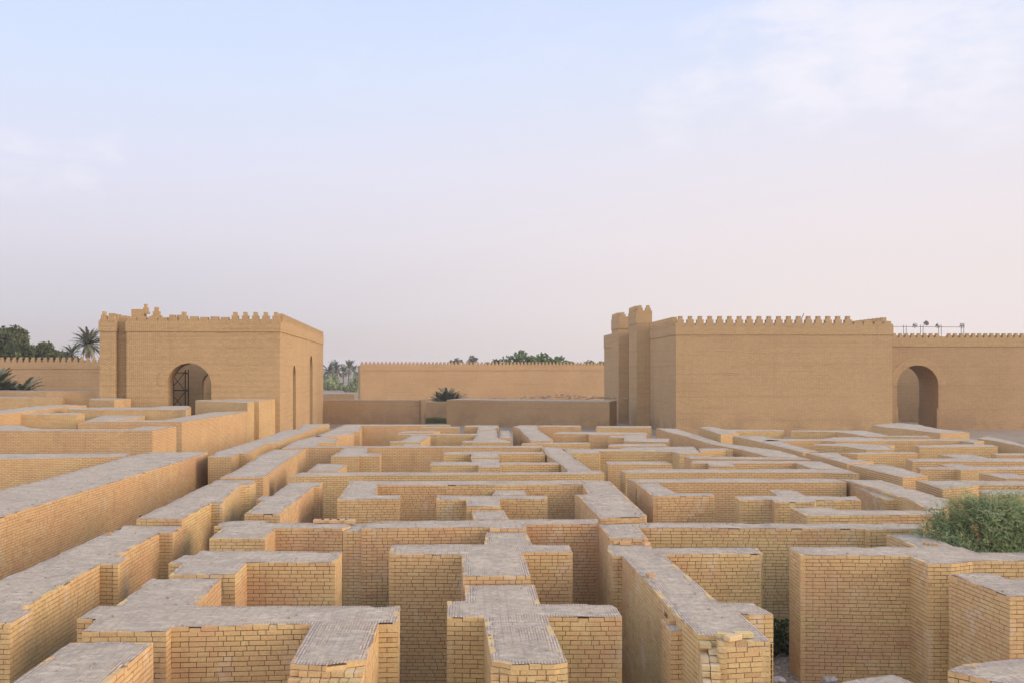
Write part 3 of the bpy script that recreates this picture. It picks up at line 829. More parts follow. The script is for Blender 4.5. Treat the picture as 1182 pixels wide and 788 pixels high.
MER = {}
def merlon_mesh(w, h, t, kind='full', var=0):
    key = (round(w, 3), round(h, 3), round(t, 3), kind, var)
    if key in MER: return MER[key]
    rr = random.Random(var * 7 + 3)
    steps = [(0.96, 0.0), (0.96, 0.24), (0.66, 0.24), (0.66, 0.62), (0.36, 0.62), (0.36, 1.0)]
    if kind == 'stub': steps = [(0.97, 0.0), (0.97, 0.18), (0.78, 0.18), (0.78, 0.40 + 0.2 * rr.random()), ]
    if kind == 'broken': steps = [(0.97, 0.0), (0.97, 0.16), (0.66, 0.16), (0.66, 0.45)]
    j = lambda: 1 + rr.uniform(-0.05, 0.05)
    R_ = [(w / 2 * a * j(), h * b) for a, b in steps]; L_ = [(-w / 2 * a * j(), h * b) for a, b in steps]
    pts = R_ + L_[::-1]
    bm = bmesh.new()
    A = [bm.verts.new((x, -t / 2, z)) for x, z in pts]; B = [bm.verts.new((x, t / 2, z)) for x, z in pts]
    n = len(pts)
    fs = [bm.faces.new(A), bm.faces.new(B[::-1])]
    for i in range(n):
        k = (i + 1) % n; bm.faces.new((A[k], A[i], B[i], B[k]))
    bm.normal_update(); bmesh.ops.triangulate(bm, faces=fs); bmesh.ops.recalc_face_normals(bm, faces=bm.faces[:])
    bm.normal_update(); box_uv(bm)
    me = bpy.data.meshes.new('merlon'); bm.to_mesh(me); bm.free()
    MER[key] = me
    return me
def merlons(parent, a, b, z, pitch, h, t, mat, kinds=None, seed=0):
    a, b = Vector(a), Vector(b); L = (b - a).length; n = max(1, round(L / pitch)); e = (b - a) / n
    rz = math.atan2(e.y, e.x); rr = random.Random(seed)
    for i in range(n):
        kd = kinds(i, n) if kinds else 'full'
        if kd is None: continue
        me = merlon_mesh(L / n, h, t, kd, rr.randrange(5))
        if not me.materials: me.materials.append(mat)
        o = bpy.data.objects.new('merlon', me); COL.objects.link(o); o.parent = parent
        p = a + e * (i + 0.5); o.location = (p.x, p.y, z - 0.004); o.rotation_euler = (0, 0, rz)

# left gate building: corner nearest the viewer at A, turned four degrees
A = Vector((-16.4, 79.0))
gate = empty('gate_building', (A.x, A.y, 0), R(4.07), 'square crenellated brick gate building with one round arched doorway, left of the maze', 'building')
W0, WT = 10.56, 11.46                  # foot and top of the parapet band
bm_obj('front_wall', arch_wall(-13.0, 0, 0, 2.4, W0, [(-9.66, -5.85, 5.95)]), gate, MFL)
bm = bmesh.new(); add_box(bm, -13.95, -13.0, 0.75, 2.4, -0.05, W0); bm_obj('recessed_panel', bm, gate, MFL)
bm = bmesh.new(); add_box(bm, -15.25, -13.95, 0.0, 2.4, -0.05, W0); bm_obj('corner_pier', bm, gate, MFL)
bm_obj('side_wall', arch_wall(2.4, 42.5, -2.0, 0, W0, [(9.3, 11.7, 6.5), (25.2, 28.4, 7.3)], swap=True), gate, MFL)
bm = bmesh.new(); add_box(bm, -15.25, -13.25, 2.4, 42.5, -0.05, W0); bm_obj('side_wall', bm, gate, MFL)
bm_obj('back_wall', arch_wall(-13.25, -2.0, 12.0, 13.2, W0 - 0.4, [(-9.35, -6.6, 5.7)]), gate, MFL)
bm = bmesh.new(); add_box(bm, -13.25, -2.0, 41, 42.5, -0.05, W0); bm_obj('back_wall', bm, gate, MFD)
bm_obj('arch_ring', arch_ring(-9.66, -5.85, 5.95, 0, 0.75, 0.035), gate, MFL)
pj = 0.07
bm = bmesh.new(); add_box(bm, -13.0 - pj, pj, -pj, 1.2, W0, WT); par = bm_obj('parapet', bm, gate, MFL)
def lk(i, n):
    if i >= n - 5: return 'full'
    if i == 0: return 'stub'
    if i in (1,): return 'broken'
    if i == 5: return 'full'
    return 'stub'
merlons(par, (-13.0, 0.25), (pj, 0.25), WT, 0.885, 0.80, 0.5, MFL, lk, 5)
bm = bmesh.new(); add_box(bm, -13.95, -13.0 - pj, 0.68, 1.4, W0, WT); par = bm_obj('parapet', bm, gate, MFL)
merlons(par, (-13.95, 0.95), (-13.05, 0.95), WT, 0.9, 0.75, 0.45, MFL, lambda i, n: 'stub')
bm = bmesh.new(); add_box(bm, -15.25 - pj, -13.95 + pj, -pj, 1.2, W0, WT); par = bm_obj('parapet', bm, gate, MFL)
merlons(par, (-15.25, 0.25), (-13.95, 0.25), WT, 0.66, 0.8, 0.5, MFL, lambda i, n: 'full' if i == 0 else 'stub')
bm = bmesh.new(); add_box(bm, -1.2, pj, 1.2, 42.5, W0, WT); par = bm_obj('parapet', bm, gate, MFL)
merlons(par, (-0.2, 1.25), (-0.2, 42.5), WT, 0.885, 0.76, 0.5, MFL)
bm = bmesh.new(); add_box(bm, -15.25 - pj, -14.1, 1.2, 42.5, W0, WT); par = bm_obj('parapet', bm, gate, MFL)
merlons(par, (-15.0, 1.25), (-15.0, 40), WT, 0.885, 0.78, 0.5, MFL, lambda i, n: 'full' if i % 4 else 'stub')
# taller ruined piece of the inner parapet seen above the front
bm = bmesh.new(); add_box(bm, -13.0, -11.95, 1.35, 2.35, W0 - 0.3, 12.55)
ris = bm_obj('raised_turret', bm, gate, MFL)
merlons(ris, (-12.75, 1.6), (-11.5, 1.6), 12.15, 0.62, 0.85, 0.4, MFL, lambda i, n: 'broken' if i == 0 else 'full')
bm = bmesh.new(); add_box(bm, -11.945, -8.6, 1.5, 2.3, W0 - 0.3, 11.85); bm_obj('inner_parapet', bm, gate, MFL)
merlons(ris, (-11.4, 1.85), (-10.5, 1.85), 11.8, 0.9, 0.95, 0.4, MFL)
merlons(ris, (-9.9, 1.85), (-8.6, 1.85), 11.8, 0.65, 0.55, 0.4, MFL, lambda i, n: 'stub')

# scaffold standing inside the doorway
scf = empty('scaffold', (A.x - 10.9, A.y + 4.2, 0), R(4), 'dark steel scaffold tower standing inside the arched doorway of the gate building', 'scaffold')
for px_, py_ in ((0, 0), (1.35, 0), (0, 1.2), (1.35, 1.2)):
    bm = bmesh.new(); add_bar(bm, (px_, py_, 0), (px_, py_, 7.3), 0.055); bm_obj('upright', bm, scf, MSTEEL)
for zz in (1.8, 3.6, 5.4, 7.0):
    bm = bmesh.new()
    for yy in (0, 1.2): add_bar(bm, (0, yy, zz), (1.35, yy, zz), 0.045)
    for xx in (0, 1.35): add_bar(bm, (xx, 0, zz - 0.06), (xx, 1.2, zz - 0.06), 0.045)
    bm_obj('ledger', bm, scf, MSTEEL)
for k, zz in enumerate((1.8, 3.6, 5.4)):
    bm = bmesh.new(); add_bar(bm, (0, -0.05, zz), (1.35, -0.05, zz + 1.7), 0.035); add_bar(bm, (1.35, -0.08, zz), (0, -0.08, zz + 1.7), 0.035); bm_obj('cross_brace', bm, scf, MSTEEL)

# right gatehouse: front block and the two towers behind it
fort = empty('gatehouse', (0, 0, 0), 0, 'tall crenellated brick gatehouse block with two slim towers, at the right behind the maze', 'building')
def rect(name, x0, x1, y0, y1, z0, z1, parent, mat):
    bm = bmesh.new(); add_box(bm, x0, x1, y0, y1, z0, z1); return bm_obj(name, bm, parent, mat)
rect('main_block', 22.8, 46.6, 100, 114.5, -0.05, 11.07, fort, MFL)
par = rect('parapet', 22.8 - pj, 46.6 + pj, 100 - pj, 101.2, 11.07, 12.12, fort, MFL)
merlons(par, (22.75, 100.2), (46.6, 100.2), 12.12, 1.085, 1.0, 0.55, MFL, lambda i, n: 'full' if i < n - 4 else ('stub' if i < n - 2 else 'broken'), 3)
par = rect('parapet', 22.8 - pj, 24.0, 101.2, 114.5 + pj, 11.07, 12.12, fort, MFL)
merlons(par, (23.0, 101.3), (23.0, 114.5), 12.12, 1.085, 1.0, 0.55, MFL)
par = rect('parapet', 45.5, 46.6 + pj, 101.2, 112, 11.07, 12.12, fort, MFL)
merlons(par, (46.4, 101.3), (46.4, 112), 12.12, 1.085, 0.95, 0.55, MFL)
tw = rect('tower', 21.16, 23.02, 114.5 + pj, 120.1, -0.05, 13.05, fort, MFL)
pr = rect('parapet', 21.16 - pj, 23.02 + pj, 114.5 + 0.012, 120.1, 13.05, 14.45, tw, MFL)
tw2 = rect('tower', 20.27, 22.6, 123, 129, -0.05, 12.8, fort, MFL)
pr2 = rect('parapet', 20.27 - pj, 22.6 + pj, 122.9, 129, 12.8, 14.2, tw2, MFL)
for o in (pr, pr2): pass
merlons(fort, (21.1, 114.75), (23.1, 114.75), 14.45, 0.98, 0.85, 0.5, MFL)
merlons(fort, (21.35, 115.1), (21.35, 120.1), 14.45, 0.95, 0.85, 0.5, MFL)
merlons(fort, (20.25, 123.2), (22.6, 123.2), 14.2, 1.02, 0.75, 0.5, MFL)
merlons(fort, (20.5, 123.6), (20.5, 129), 14.2, 1.02, 0.75, 0.5, MFL)
rect('link_wall', 21.9, 22.95, 120.1, 123, -0.05, 12.3, fort, MFD)
rw = rect('rear_block', 20.4, 40, 129.05, 137, -0.05, 10.4, fort, MFL)
rp2 = rect('parapet', 20.4 - pj, 40, 129.1, 137, 10.4, 12.3, rw, MFL)

# right curtain wall with the deep arched gate
cw = empty('arched_wall', (46.67, 110, 0), 0, 'crenellated brick curtain wall with one deep round arched gate, at the right edge', 'wall')
x0 = 51.8 - 46.67; x1 = 56.8 - 46.67
bm_obj('wall_body', arch_wall(0.005, 48, 0, 4.7, 10.04, [(x0, x1, 5.3)]), cw, MFD)
bm_obj('arch_ring', arch_ring(x0, x1, 5.3, 0, 0.95, 0.035), cw, MFL)
par = rect('parapet', 0.01, 48, -pj, 1.3, 10.04, 10.98, cw, MFL)
merlons(par, (0.1, 0.25), (48, 0.25), 10.98, 0.742, 0.64, 0.5, MFL, lambda i, n: 'stub' if i in (14,) else 'full', 9)
bm = bmesh.new(); add_box(bm, x0 - 0.02, x0 + 0.16, 0.02, 4.6, -0.05, 2.6); bm_obj('jamb_lining', bm, cw, MFD)
bm = bmesh.new(); add_box(bm, x1 - 0.16, x1 + 0.02, 0.02, 4.6, -0.05, 2.6); bm_obj('jamb_lining', bm, cw, MFD)
inw = empty('inner_wall', (44, 126, 0), 0, 'plain brown brick wall seen through the deep arched gate', 'wall')
rect('wall_body', 0, 26, 0, 1.5, -0.05, 9.0, inw, MFD); rect('coping', -0.05, 26.05, -0.06, 1.56, 9.0, 9.15, inw, MFD)

# floodlights and their rail on the curtain wall
def wx(x, Y): return (x - CX) * Y / F
rail = empty('light_rail', (0, 111.6, 10.04), 0, 'thin steel rail on paired posts above the curtain wall merlons', 'railing')
YR = 111.6
zr = lambda y: EYE + (CY - y) * YR / F - 10.04
bm = bmesh.new(); add_bar(bm, (wx(1031, YR), 0, zr(377)), (wx(1113.5, YR), 0, zr(377.6)), 0.026); bm_obj('top_rail', bm, rail, MSTEEL)
for xp in (1043, 1046, 1062.5, 1065.5, 1083.5, 1086.5, 1109.5, 1112.5):
    bm = bmesh.new(); add_bar(bm, (wx(xp, YR), 0, 0), (wx(xp, YR), 0, zr(375.2)), 0.03); bm_obj('post', bm, rail, MSTEEL)
def floodlight(x, y, tilt, scale, label):
    o = empty('floodlight', (wx(x, YR), YR - 0.1, EYE + (CY - y) * YR / F), 0, label, 'floodlight', 'floodlights on the curtain wall')
    bm = bmesh.new()
    pr_ = [(-0.22, -0.10), (0.22, -0.10), (0.14, 0.20), (-0.14, 0.20)]
    for s in (1,):
        lo = [bm.verts.new((-0.24, -0.16, -0.16)), bm.verts.new((0.24, -0.16, -0.16)), bm.verts.new((0.24, -0.16, 0.16)), bm.verts.new((-0.24, -0.16, 0.16))]
        hi = [bm.verts.new((-0.14, 0.16, -0.09)), bm.verts.new((0.14, 0.16, -0.09)), bm.verts.new((0.14, 0.16, 0.09)), bm.verts.new((-0.14, 0.16, 0.09))]
        bm.faces.new(lo); bm.faces.new(hi[::-1])
        for i in range(4):
            j = (i + 1) % 4; bm.faces.new((lo[j], lo[i], hi[i], hi[j]))
    bmesh.ops.recalc_face_normals(bm, faces=bm.faces[:])
    h = bm_obj('housing', bm, o, MLAMP); h.rotation_euler = tilt; h.scale = (scale,) * 3
    bm = bmesh.new(); add_box(bm, -0.2, 0.2, -0.175, -0.163, -0.125, 0.125); l = bm_obj('lens', bm, h, MLENS)
    bm = bmesh.new(); add_bar(bm, (-0.27, 0, 0), (-0.27, 0, -0.28), 0.02); add_bar(bm, (0.27, 0, 0), (0.27, 0, -0.28), 0.02); add_bar(bm, (-0.27, 0, -0.28), (0.27, 0, -0.28), 0.02); add_bar(bm, (0, 0, -0.28), (0, 0, -0.42), 0.03)
    bm_obj('bracket', bm, o, MSTEEL)
floodlight(1055.5, 375.2, (R(-25), 0, R(10)), 0.95, 'leftmost of the small dark floodlights on the rail above the arched gate')
floodlight(1068.8, 372.4, (R(60), R(30), R(0)), 1.15, 'floodlight tilted steeply up to the sky on the rail')
floodlight(1082.0, 375.2, (R(-20), 0, R(25)), 1.0, 'level floodlight just right of the tilted one on the rail')
floodlight(1109.8, 375.2, (R(-20), 0, R(-15)), 1.0, 'rightmost floodlight at the far end of the rail')

pl = empty('antenna_pole', (wx(922.5, 100.4), 100.5, 12.1), 0, 'thin leaning pole on top of the gatehouse front between two merlons', 'pole')
bm = bmesh.new(); add_bar(bm, (0, 0, 0), (0.55, 0, 1.35), 0.035); bm_obj('rod', bm, pl, MSTEEL)
bm = bmesh.new(); add_box(bm, -0.08, 0.08, -0.08, 0.08, -0.01, 0.06); bm_obj('foot_plate', bm, pl, MSTEEL)
# far walls
def cren_wall(name, label, a, b, z, zstripe, thick, pitch, mh, mat, kinds=None):
    a, b = Vector(a), Vector(b); e = b - a; L = e.length; rz = math.atan2(e.y, e.x)
    o = empty(name, (a.x, a.y, 0), rz, label, 'wall')
    rect('wall_body', 0, L, 0, thick, -0.05, zstripe, o, mat)
    p = rect('parapet', -0.05, L + 0.05, -0.08, thick, zstripe, z, o, mat)
    merlons(p, (0, 0.2), (L, 0.2), z, pitch, mh, 0.4, mat, kinds, 4)
    return o
cren_wall('curtain_wall', 'long crenellated brick wall far behind the palm shrub, closing the middle of the view', (-20.0, 168), (31, 186), 7.95, 7.02, 2.0, 0.76, 0.72, MFD)
cren_wall('curtain_wall', 'crenellated brick wall at the far left edge below the dark trees', (-82, 128), (-44, 131), 8.15, 7.35, 2.0, 0.84, 0.86, MFD)
def plain_wall(label, a, b, z, thick, mat, pts=None, name='brick_wall'):
    a, b = Vector(a), Vector(b); e = b - a; L = e.length
    o = empty(name, (a.x, a.y, 0), math.atan2(e.y, e.x), label, 'wall')
    rect('wall_body', 0, L, 0, thick, -0.05, z, o, mat)
    P = [Vector((0, 0)), Vector((L, 0)), Vector((L, thick)), Vector((0, thick))]
    bm = top_mesh(P, z + 0.004, 0.9, random.Random(3), False); bm_obj('wall_top', bm, o, MT, uv=False)
    return o
fa = plain_wall('long low brown wall left of the niche with the palm shrub, beside the gate building', (wx(366, 121), 121.5), (wx(486, 121), 121), 3.2, 1.6, MFD)
rect('end_pier', 13.85, 14.35, -0.35, 1.6, -0.05, 3.32, fa, MFL)
fb = plain_wall('dark brown low wall with crumbled right end, right of the niche', (wx(515.5, 118), 118), (wx(703.5, 111), 111), 3.36, 5.0, MFD)
plain_wall('short back wall of the niche between the two long low brown walls', (wx(484, 131), 131), (wx(535, 131), 131), 2.6, 1.2, MFD)
plain_wall('ruined low wall in the gap beside the gate building, in front of the palms', (wx(368, 146), 146), (wx(409, 146), 146), 3.35, 1.4, MFD)
rub = empty('rubble_heap', (wx(645, 128), 124, 3.36), 0, 'low grey heap of rubble lying on the dark brown wall right of the palm shrub', 'rubble')
bm = bmesh.new(); rr = random.Random(12)
for k in range(90):
    x = rr.gauss(0, 4.2); y = rr.uniform(-4.4, 0.5); s = rr.uniform(0.06, 0.2); z = max(0, 0.55 * math.exp(-(x / 5) ** 2) * rr.random())
    m = bmesh.ops.create_icosphere(bm, subdivisions=1, radius=s)
    for v in m['verts']:
        v.co = Vector((v.co.x * 1.5 * rr.uniform(.8, 1.2) + x, v.co.y + y, v.co.z * 0.6 + z + 0.02))
bm_obj('rubble', bm, rub, MRUB)

# ------------------------------------------------------------------ plants
def leaf_obj(name, quads, tints, parent, mat):
    V, Fc = [], []
    for q in quads:
        b0 = len(V); V.extend(q); Fc.append(tuple(range(b0, b0 + len(q))))
    me = bpy.data.meshes.new(name); me.from_pydata([tuple(v) for v in V], [], Fc); me.update()
    at = me.attributes.new('tint', 'FLOAT', 'FACE'); at.data.foreach_set('value', tints)
    return link(name, me, parent, mat)
def rnd_dir(rr):
    while True:
        v = Vector((rr.uniform(-1, 1), rr.uniform(-1, 1), rr.uniform(-1, 1)))
        if 0.05 < v.length < 1: return v.normalized()
def crown(blobs, n, size, rr, squash=0.8):
    """leaf-sized faces in clumps through a set of blobs (centre, radius)"""
    Q, T = [], []
    tot = sum(r ** 2 for c, r in blobs)
    for c, r in blobs:
        c = Vector(c)
        ncl = max(6, int(n * r * r / tot / 14))
        for k in range(ncl):
            d = rnd_dir(rr); cc = c + Vector((d.x, d.y, d.z * squash)) * r * (rr.random() ** 0.4)
            cs = r * rr.uniform(0.10, 0.26); ct = rr.gauss(0.48, 0.2)
            for m in range(14):
                p = cc + rnd_dir(rr) * cs * rr.random() ** 0.5
                a = rnd_dir(rr); u = a.orthogonal().normalized(); s = size * rr.uniform(0.6, 1.4)
                Q.append((p - a * s, p + u * s * 0.5, p + a * s, p - u * s * 0.5)); T.append(min(1, max(0, ct + rr.gauss(0, 0.16))))
    return Q, T
def tree(label, x, y, trunk_h, blobs, n, leaf, kind, seed, group='trees beyond the walls', name='tree'):
    rr = random.Random(seed)
    o = empty(name, (x, y, 0), 0, label, 'tree', group)
    bm = bmesh.new()
    r0 = trunk_h * 0.05 + 0.08
    pts = [Vector((0, 0, -0.1))]
    for k in range(1, 5): pts.append(Vector((rr.gauss(0, 0.12) * k, rr.gauss(0, .12) * k, trunk_h * k / 4)))
    for k in range(4): add_bar(bm, pts[k], pts[k + 1], r0 * (1 - 0.15 * k), 7, r0 * (1 - 0.15 * (k + 1)))
    for c, r in blobs:
        st = pts[rr.randrange(2, 5)]; mid = (st + Vector(c)) / 2 + Vector((0, 0, -0.15 * r))
        add_bar(bm, st, mid, r0 * 0.45, 5, r0 * 0.3); add_bar(bm, mid, c, r0 * 0.3, 5, r0 * 0.12)
    bm_obj('trunk', bm, o, MBARK)
    Q, T = crown(blobs, n, leaf, rr)
    leaf_obj('crown', Q, T, o, MLEAF[kind])
    return o
def fronds(base, n, length, rr, up=(10, 85), leafl=0.45, stiff=0.8, az=None, lw=2.2):
    Q, T = [], []
    for k in range(n):
        a = rr.uniform(0, 2 * math.pi) if az is None else rr.uniform(*az)
        e0 = R(rr.uniform(*up)); L = length * rr.uniform(0.8, 1.15)
        p = Vector(base); seg = 12; el_ = e0; side = Vector((-math.sin(a), math.cos(a), 0)); tt = rr.gauss(0.5, 0.2)
        for i in range(seg):
            d = Vector((math.cos(a) * math.cos(el_), math.sin(a) * math.cos(el_), math.sin(el_)))
            q = p + d * L / seg
            w = 0.02 * L / 3
            Q.append((p - side * w, p + side * w, q + side * w * 0.8, q - side * w * 0.8)); T.append(min(1, max(0, tt + 0.2)))
            if i > 0:
                ll = leafl * L / 3 * math.sin(math.pi * min(1, (i + 1.5) / (seg + 2))) ** 0.6
                upv = side.cross(d)
                for h in (0.15, 0.5, 0.85):
                    m = p.lerp(q, h)
                    for s in (-1, 1):
                        tip = m + (side * s * 0.75 + d * 0.62 + upv * rr.uniform(-0.1, 0.35)).normalized() * ll * rr.uniform(0.8, 1.1) - Vector((0, 0, 0.06 * ll))
                        ww = d * 0.022 * L / 3 * 1.6 * lw
                        Q.append((m - ww, m + ww, tip)); T.append(min(1, max(0, tt + rr.gauss(0, 0.13))))
            p = q; el_ -= R((95 * (1 - stiff) + 28) / seg) * (0.4 + 1.3 * i / seg)
    return Q, T
def palm(label, x, y, h, n, length, seed, group='palm trees', leafl=0.45, up=(-25, 85), skirt=True, z=0.0):
    rr = random.Random(seed)
    o = empty('palm_tree', (x, y, z), 0, label, 'palm tree', group)
    bm = bmesh.new(); k = max(2, int(h / 0.5))
    for i in range(k):
        add_bar(bm, (0.02 * i, 0, h * i / k - 0.1), (0.02 * (i + 1), 0, h * (i + 1) / k), 0.24 - 0.05 * i / k, 8, 0.20 - 0.05 * i / k)
    bm_obj('trunk', bm, o, MBARK)
    Q, T = fronds((0.02 * k, 0, h), n, length, rr, up, leafl); leaf_obj('crown', Q, T, o, MLEAF['palm'])
    if skirt:
        Q, T = fronds((0.02 * k, 0, h - 0.2), n // 3, length * 0.75, rr, (-75, -35), leafl * 0.7); leaf_obj('dead_fronds', Q, T, o, MLEAF['dead'])
    return o
def zpx(y, Y): return EYE + (CY - y) * Y / F
# far left, beyond the wall (Y about 150)
Y0 = 150
tree('large dark broadleaf tree filling the far left edge of the photo beyond the wall', wx(4, Y0), Y0, 7.5,
     [((-1.5, 0, 10.5), 3.3), ((1.5, 0, 12.2), 2.5), ((3.3, -1, 9.8), 2.4), ((-0.2, 1, 8.0), 3.2), ((-3.5, 0, 12.5), 2.6), ((3.0, 0.5, 7.0), 2.3), ((0.8, -1, 9.6), 2.6)], 26000, 0.28, 'tree', 21)
tree('looser dark green tree between the large left tree and the tall palm', wx(50, 154), 154, 6.5,
     [((0, 0, 10.6), 1.6), ((-2.0, 0, 9.2), 1.7), ((1.6, 0, 9.0), 1.9), ((3.4, 0, 8.1), 1.6), ((0, -1, 7.6), 2.4), ((2.2, 0.3, 6.8), 1.9), ((-1.5, 0, 7.0), 2.0)], 13000, 0.26, 'tree', 22)
tree('low olive green bush topping the left wall beside the tall palm', wx(84, 152), 152, 4.5,
     [((0, 0, 8.1), 1.5), ((-1.4, 0, 7.8), 1.3), ((1.3, 0.4, 7.4), 1.2), ((0, 0, 6.6), 1.6)], 5000, 0.26, 'tree', 23)
tree('rounded green tree crown closing the gap behind the tall palm over the left wall', wx(70, 160), 160, 5.5,
     [((0, 0, 8.8), 1.9), ((2.2, 0, 8.0), 1.7), ((-1.8, 0, 8.4), 1.7), ((4.2, 0, 7.4), 1.5), ((1.0, 0, 6.8), 2.0)], 9000, 0.27, 'tree', 24)
palm('tall date palm with a full round crown left of the gate building', wx(98.5, 146), 146, zpx(397, 146), 90, 3.0, 31)
palm('smaller palm top showing beside the tall date palm above the left wall', wx(80, 149), 149, zpx(409, 149), 40, 2.2, 32)
# palm shrub in front of the left wall
def palm_shrub(label, x, y, heads, seed, group=None, z=0.0):
    rr = random.Random(seed); o = empty('palm_shrub', (x, y, z), 0, label, 'palm shrub', group)
    Q, T = [], []; bm = bmesh.new()
    for (dx, dy, h, n, L, up) in heads:
        add_bar(bm, (dx, dy, -0.1), (dx, dy, h), 0.2, 7, 0.16)
        q, t = fronds((dx, dy, h), n, L, rr, up, 0.5); Q += q; T += t
    bm_obj('trunk', bm, o, MBARK); leaf_obj('fronds', Q, T, o, MLEAF['palm'])
    return o
palm_shrub('bushy grey green palm clump at the left edge in front of the crenellated wall', wx(2, 104), 104, [(-1.0, 0, 4.4, 70, 3.4, (5, 80)), (1.9, 0.5, 4.2, 56, 2.9, (-5, 70)), (0.4, -1, 4.2, 60, 2.7, (0, 75))], 41)
palm_shrub('small round palm shrub standing between the long low brown wall and the far crenellated wall', wx(516, 136), 136, [(0, 0, 2.3, 60, 2.5, (5, 80)), (1.2, 0.4, 2.3, 40, 2.2, (0, 65)), (-1.2, 0.3, 2.2, 40, 2.2, (0, 65))], 42)
# palms in the gap beside the gate building
for i, (px_, py_, Y, n, L, lab) in enumerate([
        (378, 425, 330, 40, 4.0, 'pale green palm nearest the gate building in the gap'),
        (387, 423, 345, 36, 4.0, 'second palm from the gate building in the gap, with a bushy crown'),
        (402, 422, 360, 36, 3.8, 'palm in the middle of the gap with a narrow upright crown'),
        (396, 426, 352, 30, 3.3, 'short palm just left of the palm in the middle of the gap'),
        (408, 425, 420, 28, 3.6, 'palm nearest the far crenellated wall in the gap')]):
    palm(lab, wx(px_, Y), Y, zpx(py_ + 3, Y) - gz(wx(px_, Y), Y), n, L, 50 + i, 'palms in the gap beside the gate building', 0.6, z=gz(wx(px_, Y), Y))
for i, (px_, py_, Y, r, lab) in enumerate([
        (376, 440, 318, 2.6, 'dense green bush under the palm nearest the gate building'),
        (386, 440, 322, 2.4, 'rounded green bush right of the densest bush in the gap'),
        (412, 440, 330, 2.3, 'low dark shrub beside the left end of the far crenellated wall'),
        (404, 446.5, 290, 1.6, 'small dry shrub on the bare earth in the gap'),
        (414, 431, 440, 3.0, 'greyish bush half hidden by the left end of the far wall')]):
    x = wx(px_, Y); rr = random.Random(70 + i)
    o = empty('shrub', (x, Y, gz(x, Y)), 0, lab, 'shrub', 'shrubs in the gap beside the gate building')
    bm = bmesh.new(); add_bar(bm, (0, 0, -0.1), (0, 0, r * 0.8), 0.12, 6, 0.05); bm_obj('stem', bm, o, MBARK)
    Q, T = crown([((0, 0, r * 0.8), r), ((r * 0.8, 0, r * 0.55), r * 0.8), ((-r * 0.8, 0.2, r * 0.6), r * 0.8), ((0.2, 0, r * 1.5), r * 0.7)], 2600, 0.26, rr, 0.8)
    leaf_obj('foliage', Q, T, o, MLEAF['feather'])
# acacias behind the far wall
for i, (px_, ytop, Y, w, lab) in enumerate([
        (600, 402.5, 215, 3.3, 'tallest bright green tree behind the far crenellated wall'),
        (627, 405.5, 218, 3.0, 'bright green tree just right of the tallest one behind the far wall'),
        (646, 409, 222, 2.5, 'bright green tree at the right end of the row, lower than its neighbours'),
        (572, 413.5, 216, 2.2, 'low bright green tree at the left end of the row behind the far wall'),
        (680, 414.5, 226, 2.6, 'small green treetop just left of the gatehouse towers'),
        (694, 416, 228, 1.9, 'sparse green treetop touching the gatehouse tower edge'),
        (614, 410, 221, 2.2, 'green treetop filling the dip between the two tallest trees of the row')]):
    zt = zpx(ytop, Y); x = wx(px_, Y)
    tree(lab, x, Y, zt - w * 1.1, [((0, 0, zt - w * 0.6), w * 0.62), ((w * 0.8, 0, zt - w * 0.95), w * 0.55), ((-w * 0.8, 0, zt - w * 0.9), w * 0.55), ((0, 0, zt - w * 1.5), w * 0.8),
         ((w * 0.5, 0, zt - w * 1.7), w * 0.7), ((-w * 0.6, 0, zt - w * 1.7), w * 0.7)], 7000, 0.24, 'bright', 90 + i, 'green trees behind the far wall')
tree('lone small dark tree rising over the middle of the far wall', wx(545.5, 420), 420, 7.0, [((0, 0, zpx(412.5, 420)), 1.5), ((0.3, 0, zpx(415, 420)), 2.3), ((-0.6, 0, zpx(417, 420)), 2.6)], 1500, 0.3, 'tree', 110)
tree('faint low tree left of the lone small dark tree over the far wall', wx(527, 430), 430, 6.5, [((0, 0, zpx(415.5, 430)), 1.5), ((2.2, 0, zpx(416.6, 430)), 1.3), ((-2.4, 0, zpx(417, 430)), 1.3), ((0, 0, zpx(418, 430)), 2.0)], 1300, 0.3, 'tree', 111)

